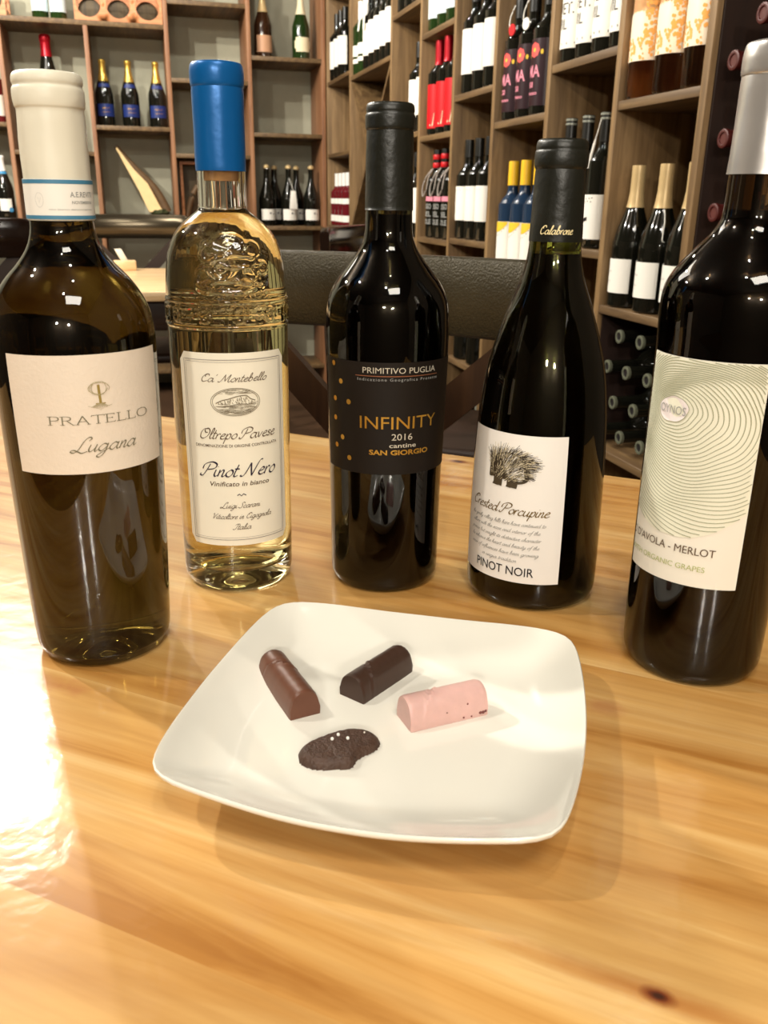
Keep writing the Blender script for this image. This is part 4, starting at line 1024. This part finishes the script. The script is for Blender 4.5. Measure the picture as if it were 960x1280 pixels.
# --- 3: Infinity, black capsule
G3 = glass_mat('near_black_bottle_glass', (.10, .085, .03, 1))
W3 = mat('dark_red_wine', (.006, .002, .001), .1, spec=.3)
b3, p3 = hero('near black bottle with dark label, gold lettering and gold dots', (.1521, .5541, TZ),
    [(.0370, .006), (.0375, .012), (.0378, .05), (.0385, .09), (.0396, .14), (.0401, .160), (.0401, .176), (.0392, .1890), (.0368, .1970), (.0325, .2045), (.0270, .2115), (.0212, .2190), (.0172, .2255), (.0153, .2320), (.0147, .2400), (.0142, .27), (.0138, .300), (.0135, .3045)], m=G3)
M_CAP3 = mat('matte_black_olive_capsule', srgb(24, 24, 17), .38, var=.05, vscale=80, bump=.25, bscale=140)
capsule(b3, [(.0150, .2465), (.0149, .2485), (.0146, .27), (.0143, .2905), (.0141, .2916), (.0150, .2928), (.0152, .2970), (.0151, .3000), (.0145, .3014), (.0147, .3030), (.0143, .3058), (.0130, .3070)], M_CAP3, .0003)
core = [(0, .0155)] + [(.012, .0135), (.024, .008)] + [(a - .0030, b) for a, b in catmull([q for q in p3 if False] or [(.0360, .012), (.0378, .05), (.0385, .09), (.0396, .14), (.0401, .160), (.0401, .176), (.0392, .1890), (.0368, .1970), (.0325, .2045), (.0270, .2115), (.0212, .2190), (.0172, .2255), (.0153, .2320), (.0147, .2440)], 4)] + [(0, .2442)]
link('red_wine', bm_mesh('red_wine', lathe_bm(core, 48)), b3, W3)
M_LAB3 = mat('dark_brown_label', srgb(26, 19, 13), .55, var=.05, spec=.25)
lb = label_patch('paper_label', p3, -88, 74, .0853, .1580, M_LAB3, b3)
z3_ = wrap(p3, 0, .0007); M_SILV = mat('silver_ink', srgb(206, 198, 180), .35, metal=.3)
bm = bmesh.new(); text_into(bm, 'PRIMITIVO PUGLIA', U(-37), U(33), .1513, .0036, z3_); print_obj('title_lettering', bm, M_SILV, lb); bm = bmesh.new(); text_into(bm, '2016', U(-10), U(10), .1085, .0042, z3_)
text_into(bm, 'cantine', U(-12), U(14), .1036, .0028, z3_, bold=.01); print_obj('lettering', bm, M_SILV, lb)
bm = bmesh.new(); text_into(bm, 'Indicazione Geografica Protetta', U(-42), U(36), .1465, .0018, z3_, spacing=1.3); print_obj('small_lettering', bm, M_GREYINK, lb)
bm = bmesh.new(); ribbon(bm, [(U(-44 + 4 * k), .1495) for k in range(21)], lambda a, b: .0005, z3_); print_obj('copper_line', bm, mat('copper_ink', srgb(170, 110, 80), .35, metal=.6), lb)
bm = bmesh.new(); text_into(bm, 'INFINITY', U(-40), U(37), .1158, .0080, z3_); print_obj('gold_lettering', bm, M_GOLDINK, lb); bm = bmesh.new(); text_into(bm, 'SAN GIORGIO', U(-31), U(28), .0988, .0031, z3_, bold=.03)
for (a, z) in ((-71.4, .1567), (-61.3, .144), (-70.3, .1321), (-52, .1316), (-70.5, .1194), (-60.4, .1075), (-69.3, .1013), (-52, .0946)): disc_into(bm, U(a), z - (.002 if z > .155 else 0), .0017, .0017, z3_)
print_obj('gold_print', bm, M_GOLDINK, lb)

# --- 4: burgundy bottle with porcupine label
G4 = glass_mat('green_burgundy_glass', (.30, .34, .05, 1))
prof4 = [(.0432, .006), (.0438, .014), (.0436, .05), (.0430, .08), (.0422, .105), (.0408, .127), (.0378, .1500), (.0336, .1675), (.0286, .1830), (.0243, .1950), (.0200, .2060), (.0176, .2150), (.0162, .2230), (.0156, .2320), (.0149, .25), (.0145, .28), (.0140, .2835)]
b4, p4 = hero('slope shouldered green burgundy bottle with porcupine drawing on a white label', (.2450, .5085, TZ), prof4, m=G4)
core = [(0, .0155), (.012, .0135), (.028, .008)] + [(a - .0030, b) for a, b in catmull([(.0420, .012)] + [q for q in prof4[2:13]], 4)] + [(0, .2232)]
link('red_wine', bm_mesh('red_wine', lathe_bm(core, 48)), b4, W3)
capsule(b4, [(.0160, .2300), (.0160, .2330), (.0154, .25), (.0149, .2690), (.0147, .2705), (.0156, .2722), (.0159, .2760), (.0156, .2800), (.0151, .2812), (.0152, .2830), (.0146, .2860), (.0132, .2872)], M_CAP3, .0003)
bm = bmesh.new(); script(bm, 'Calabrone', R(-62) * .0162, R(10) * .0162, .2345, .0024, lambda u, v: ((rat(p4, v) + .0008) * math.sin(u / .0162), -(rat(p4, v) + .0008) * math.cos(u / .0162), v), slant=.3, thick=.3, thin=.14)
print_obj('gold_lettering', bm, mat('pale_gold_ink', srgb(232, 214, 160), .4), [c for c in b4.children if c.name.startswith('foil')][0])
M_LAB4 = mat('white_label_paper', srgb(236, 230, 222), .5, var=.01)
lb = label_patch('paper_label', p4, -101, -1.5, .0205, .1178, M_LAB4, b4, nz=20)
z4_ = wrap(p4, 0, .0007)
bm = bmesh.new(); bg = bmesh.new()
script(bg, 'Crested Porcupine', U(-90), U(-14), .0665, .0034, z4_, slant=.35, thick=.26, thin=.10)
print_obj('gold_lettering', bg, mat('bronze_ink', srgb(120, 96, 44), .4, metal=.5), lb)
for k, (s, a0, a1) in enumerate((('The gently rolling hills here have continued to', -90, -16), ('allure with the ease and interior of the', -88, -20), ('promise but insight its distinctive character', -89, -19), ('he enhance the heart and beauty of the', -88, -20), ('sense of influences have been growing', -88, -20), ('in ungia tradition', -72, -38))):
    script(bm, s.lower(), U(a0), U(a1), .0595 - .0050 * k, .00125, z4_, slant=.4, thick=.30, thin=.16)
print_obj('small_lettering', bm, mat('mid_grey_ink', srgb(152, 148, 142), .5), lb)
bm = bmesh.new(); text_into(bm, 'PINOT NOIR', U(-78), U(-23), .0255, .0058, z4_, bold=.004); print_obj('lettering', bm, M_INK, lb)
# porcupine drawing: quill strokes over a dark body
rn = random.Random(11)
pu, pz = U(-50), .0965
def pmap(x, y): return (pu + x * .0135, pz + y * .0130)
bd = bmesh.new()
body = catmull([(-1.0, -.35), (-.95, .2), (-.55, .62), (.1, .72), (.7, .45), (.95, -.1), (.85, -.6), (.35, -.78), (-.1, -.62), (-.5, -.68), (-.75, -.6), (-.98, -.62)], 4, True)
bu = [(q[0], q[1]) for q in body]
poly_into(bd, [pmap(*q) for q in bu], z4_)
for (x, w_) in ((-.60, .16), (-.38, .10), (.05, .12), (.28, .17)):
    poly_into(bd, [pmap(x + w_ * a, b) for a, b in ((-.8, -.5), (-.9, -.85), (-1.25, -.97), (.7, -1.0), (.9, -.85), (1, -.5))], z4_)
print_obj('porcupine_body', bd, mat('sepia_ink', srgb(70, 58, 40), .5), lb)
q1, q2 = bmesh.new(), bmesh.new(); z4b = wrap(p4, 0, .0010)
for k in range(760):
    x = rn.uniform(-.95, .95); y = rn.uniform(-.72, .72) * math.sqrt(max(.05, 1 - x * x * .8))
    ang = R(108) - (x + .95) / 1.9 * R(112) + rn.uniform(-.25, .25) - max(0, -y) * .5; l = rn.uniform(.26, .60) * (1.0 if y > -.1 else .55)
    if x < -.55 and y < -.1: l *= .4
    a = pmap(x, y); b_ = pmap(x + l * math.cos(ang), y + l * math.sin(ang))
    ribbon(q1 if k % 3 else q2, [a, b_], lambda p, q: .00022, z4b)
print_obj('dark_quills', q1, mat('quill_dark_ink', srgb(54, 44, 32), .5), lb); print_obj('pale_quills', q2, mat('quill_pale_ink', srgb(196, 182, 150), .5), lb)

# --- 5: silver capsule, contour line label
G5 = glass_mat('black_red_bottle_glass', (.13, .075, .03, 1))
prof5 = [(.0378, .006), (.0385, .012), (.0389, .035), (.0391, .09), (.0390, .14), (.0392, .18), (.0398, .198), (.0392, .2105), (.0358, .2190), (.0305, .2262), (.0248, .2325), (.0192, .2385), (.0160, .2440), (.0147, .2500), (.0143, .27), (.0140, .315), (.0136, .3195)]
b5, p5 = hero('dark bottle with silver capsule and contour line label at the right', (.2965, .3938, TZ), prof5, m=G5)
core = [(0, .0155), (.012, .0135), (.024, .008)] + [(a - .0030, b) for a, b in catmull([(.0368, .012)] + prof5[2:14], 4)] + [(0, .2502)]
link('red_wine', bm_mesh('red_wine', lathe_bm(core, 48)), b5, W3)
M_SILVER = mat('brushed_silver_capsule', srgb(206, 202, 198), .30, metal=.75, bump=.1, bscale=50)
capsule(b5, [(.0157, .2665), (.0156, .2690), (.0150, .29), (.0147, .3085), (.0144, .3095), (.0152, .3108), (.0154, .3160), (.0152, .3190), (.0146, .3225), (.0135, .3243), (.010, .3248)], M_SILVER, .0003)
M_LAB5 = mat('pale_cream_label', srgb(234, 228, 214), .5, var=.01)
lb = label_patch('paper_label', p5, -109, -9.5, .0607, .1803, M_LAB5, b5, nz=20)
z5_ = wrap(p5, 0, .0008); z5a = wrap(p5, 0, .0005); z5c = wrap(p5, 0, .0011)
A0, A1 = U(-109) + .0003, U(-9.5) - .0003
c0 = (U(-76), .1535)
def contour(k, ang):
    """nested rounded rings growing and sliding to the lower right"""
    g = .0019 * k
    cx = c0[0] + .30 * g + .10 * g * math.sin(k * .13); cy = c0[1] - .17 * g
    rx = .0095 + .88 * g; ry = .0068 + .80 * g
    wob = 1 + .06 * math.sin(2 * ang + k * .11) + .022 * math.sin(5 * ang + k * .23) + .008 * math.sin(9 * ang + k * .5)
    return cx + rx * wob * math.cos(ang), cy + ry * wob * math.sin(ang)
LINES = 42
bm = bmesh.new(); NN = 90
def floor_v(u): return .0868 + 2.2 * max(0, (u - U(-62))) ** 2 * 6 + 2.0 * max(0, U(-70) - u) ** 2 * 6
for k in range(LINES):
    run = []
    for i in range(NN + 1):
        u, v = contour(k, 2 * PI * i / NN)
        ok = A0 < u < A1 and floor_v(u) < v < .1800
        if ok: run.append((u, v))
        if (not ok or i == NN) and run:
            if len(run) > 1: ribbon(bm, run, lambda a, b: .00040, z5_)
            run = []
print_obj('contour_lines', bm, mat('grey_green_ink', srgb(150, 152, 122), .5), lb)
bm = bmesh.new(); n = 40; top_r, bot_r = [], []
for i in range(n + 1):
    u = A0 + (A1 - A0) * i / n; r0 = [bm.verts.new(z5a(u, floor_v(u) + (.1800 - floor_v(u)) * j / 12)) for j in range(13)]
    if i: 
        for j in range(12): bm.faces.new((prev[j], r0[j], r0[j + 1], prev[j + 1]))
    prev = r0
print_obj('green_ground', bm, mat('pale_green_ground', srgb(232, 230, 210), .5), lb)
bm = bmesh.new(); pts = [contour(0, 2 * PI * i / 40) for i in range(40)]; poly_into(bm, pts, z5_); print_obj('name_shape', bm, mat('lilac_white_paper', srgb(232, 222, 220), .5), lb)
bm = bmesh.new(); text_into(bm, 'OYNOS', U(-88), U(-64), .1512, .0044, z5c); print_obj('lettering', bm, M_GREYINK, lb)
bm = bmesh.new(); text_into(bm, "D'AVOLA - MERLOT", U(-100.5), U(-28.5), .0788, .0042, z5_); 
text_into(bm, "O", U(-107.5), U(-103.5), .0788, .0042, z5_); print_obj('variety_lettering', bm, M_BROWNINK, lb)
bm = bmesh.new(); text_into(bm, 'WITH ORGANIC GRAPES', U(-107), U(-34.5), .0698, .0030, z5_); print_obj('green_lettering', bm, mat('green_ink', srgb(176, 182, 120), .5), lb)

# ------------------------------------------------------------------ plate
M_PORC = mat('white_porcelain', srgb(232, 229, 218), .12, coat=.6, spec=.5)
PC = Vector((.1010, .3560)); PROT = R(-28)
def plate_r(a, s=1.0, n=4.2):
    m, rho, tot = .0945, .40, 0
    d = rho - m
    for k in range(4):
        t = a - k * PI / 2
        if math.cos(t) > .15: tot += (-d * math.cos(t) + math.sqrt(rho * rho - (d * math.sin(t)) ** 2)) ** -18
    r = tot ** (-1 / 18)
    f = min(1, s) ** .8
    return s * (m * (1 - f) + r * f)
def plate_mesh():
    bm = bmesh.new(); N = 128
    sec = [(0, .0062), (.25, .0062), (.5, .0063), (.66, .0068), (.76, .0084), (.85, .0120), (.92, .0162), (.97, .0198), (.990, .0214), (1.0, .0220), (1.006, .0215), (1.005, .0200), (.985, .0178), (.93, .0138), (.86, .0094), (.77, .0052), (.69, .0030), (.655, .0024), (.65, .0004), (.635, 0), (.615, .0005), (.610, .0024), (.3, .0026), (0, .0026)]
    rings = []
    for (s, z) in sec:
        if s == 0: rings.append([bm.verts.new((0, 0, z))]); continue
        ring = []
        for i in range(N):
            a = 2 * PI * i / N; n = 2.2 + 2.0 * min(1, s / .9) if s < .9 else 4.2
            r = plate_r(a, s, n)
            lift = .0035 * max(0, (s - .75) / .25) * (abs(math.sin(2 * a)) ** 3) if z > .003 else 0
            ring.append(bm.verts.new((r * math.cos(a), r * math.sin(a), z + lift)))
        rings.append(ring)
    for A, B in zip(rings, rings[1:]):
        for i in range(N):
            j = (i + 1) % N
            if len(A) == 1: bm.faces.new((A[0], B[i], B[j]))
            elif len(B) == 1: bm.faces.new((A[j], A[i], B[0]))
            else: bm.faces.new((A[j], A[i], B[i], B[j]))
    bmesh.ops.recalc_face_normals(bm, faces=bm.faces)
    return bm_mesh('plate', bm, True, 60)
pl = link('plate', plate_mesh(), None, M_PORC); pl.location = (PC.x, PC.y, TZ); pl.rotation_euler = (0, 0, PROT)
tag(pl, 'square white porcelain plate with rounded corners holding four chocolates', 'plate')
PZ = TZ + .0063

# ------------------------------------------------------------------ chocolates
def choc_bar(label, loc, rot, m, L=.046, W=.019, H=.0155, speck=None, line=True):
    bm = bmesh.new(); nx = 90; sec = [(-W / 2, 0), (-W / 2 - .0002, H * .30), (-W / 2 + .0005, H * .48)]
    for k in range(9):
        a = PI - PI * (k + .5) / 9; sec.append((math.cos(a) * (W / 2 - .001), H * .55 + math.sin(a) * H * .45))
    sec += [(W / 2 - .0005, H * .48), (W / 2 + .0002, H * .30), (W / 2, 0)]
    rings = []
    for i in range(nx + 1):
        t = i / nx; x = -L / 2 + L * t; e = min(t, 1 - t) * 30
        s = 1 if e >= 1 else .965 + .035 * e
        ring = []
        for (y, z) in sec:
            d = 0
            if line and z > H * .1:                       # slanting moulded groove over the top
                q = (x + L * .20) - y * .8; d = -.0009 * math.exp(-(q / .0008) ** 2) + .0007 * math.exp(-((q - .0020) / .0010) ** 2)
            d += .00015 * noise.noise(Vector((x * 300, y * 300, z * 300)))
            ring.append(bm.verts.new((x, y * s, max(0, (z + d) * (s if z > 0 else 1)))))
        rings.append(ring)
    for A, B in zip(rings, rings[1:]):
        for k in range(len(sec) - 1): bm.faces.new((A[k], B[k], B[k + 1], A[k + 1]))
        bm.faces.new((A[-1], B[-1], B[0], A[0]))
    bm.faces.new(rings[0]); bm.faces.new(rings[-1][::-1])
    bmesh.ops.recalc_face_normals(bm, faces=bm.faces)
    me = bm_mesh('chocolate_bar', bm, True, 35)
    if speck is None:
        o = link('chocolate_bar', me, None, m); o.location = loc; o.rotation_euler = (0, 0, rot); tag(o, label, 'chocolate'); return o
    t = thing('chocolate_bar', label, 'chocolate', loc, rot); link('bar', me, t, m)
    bm = bmesh.new(); rn = random.Random(5)
    for (x, z, r) in speck:
        y = -W / 2 - .0002 if z < H * .5 else -math.sqrt(max(0, 1 - ((z - H * .55) / (H * .45)) ** 2)) * (W / 2 - .001)
        bmesh.ops.create_icosphere(bm, subdivisions=1, radius=r, matrix=Matrix.Translation((x, y, z)))
    link('dark_flecks', bm_mesh('dark_flecks', bm), t, mat('fleck_brown', srgb(110, 56, 50), .6))
    return t
M_MILK = mat('milk_chocolate', srgb(100, 62, 45), .42, var=.08, vscale=120)
M_DARK = mat('dark_chocolate', srgb(58, 38, 28), .38, var=.08, vscale=120)
M_RUBY = mat('ruby_pink_chocolate', srgb(206, 166, 158), .45, var=.05, vscale=150, sub=.1)
choc_bar('milk chocolate bar with rounded top at the left of the plate', (.0579, .3980, PZ), R(-78), M_MILK, L=.048, W=.0165, H=.0150)
choc_bar('dark chocolate bar with rounded top at the back of the plate', (.1063, .3980, PZ), R(37), M_DARK, L=.043, W=.0165, H=.0140)
choc_bar('pink ruby chocolate bar with dark flecks at the right of the plate', (.1307, .3600, PZ), R(8), M_RUBY, L=.043, W=.0175, H=.0150,
         speck=[(.003, .0075, .0005), (.006, .0078, .0004), (.010, .0085, .0006), (.0115, .0075, .0005), (.017, .0025, .0009), (.0185, .0024, .0010), (.020, .0028, .0008), (.012, .0015, .0005), (-.002, .0068, .0004), (.0075, .0018, .0006)])
t = thing('chocolate_disc', 'flat dark chocolate blob topped with tiny white sugar pearls at the front of the plate', 'chocolate', (.0729, .3422, PZ), R(-4)); t.scale = (.92, .92, 1)
bm = bmesh.new(); bmesh.ops.create_grid(bm, x_segments=70, y_segments=50, size=1)
def blob_h(x, y):
    f = 0
    for (cx, cy, rx, ry) in ((-.0085, -.0035, .0125, .0110), (.0075, .0035, .0145, .0105), (.002, -.0120, .0038, .0040), (.0, -.004, .009, .010)):
        f += math.exp(-(((x - cx) / rx) ** 2 + ((y - cy) / ry) ** 2) ** 1.6 * 1.1)
    return f
dead = []
for v in bm.verts:
    x, y = v.co.x * .027, v.co.y * .022; f = blob_h(x, y)
    e = max(0, min(1, (f - .30) / .35))
    v.co = Vector((x, y, .0048 * math.sqrt(e) + .00035 * noise.noise(Vector((x * 350, y * 350, 0))) * e))
    if f < .28: dead.append(v)
bmesh.ops.delete(bm, geom=dead, context='VERTS')
be = [e for e in bm.edges if e.is_boundary]
r = bmesh.ops.extrude_edge_only(bm, edges=be)
for v in [g for g in r['geom'] if isinstance(g, bmesh.types.BMVert)]: v.co.z = 0
bmesh.ops.recalc_face_normals(bm, faces=bm.faces)
link('chocolate', bm_mesh('chocolate', bm, True, 80), t, mat('rough_dark_chocolate', srgb(70, 48, 36), .5, var=.18, vscale=260, bump=.5, bscale=600))
for (x, y) in ((.0008, .0062), (-.0028, .0030), (.0052, .0022), (.0145, .0058)):
    bm = bmesh.new(); bmesh.ops.create_uvsphere(bm, u_segments=12, v_segments=8, radius=.0009 if x < .01 else .0005)
    for v in bm.verts: v.co += Vector((x, y, .0054))
    link('sugar_pearl', bm_mesh('sugar_pearl', bm), t, M_WHITE)
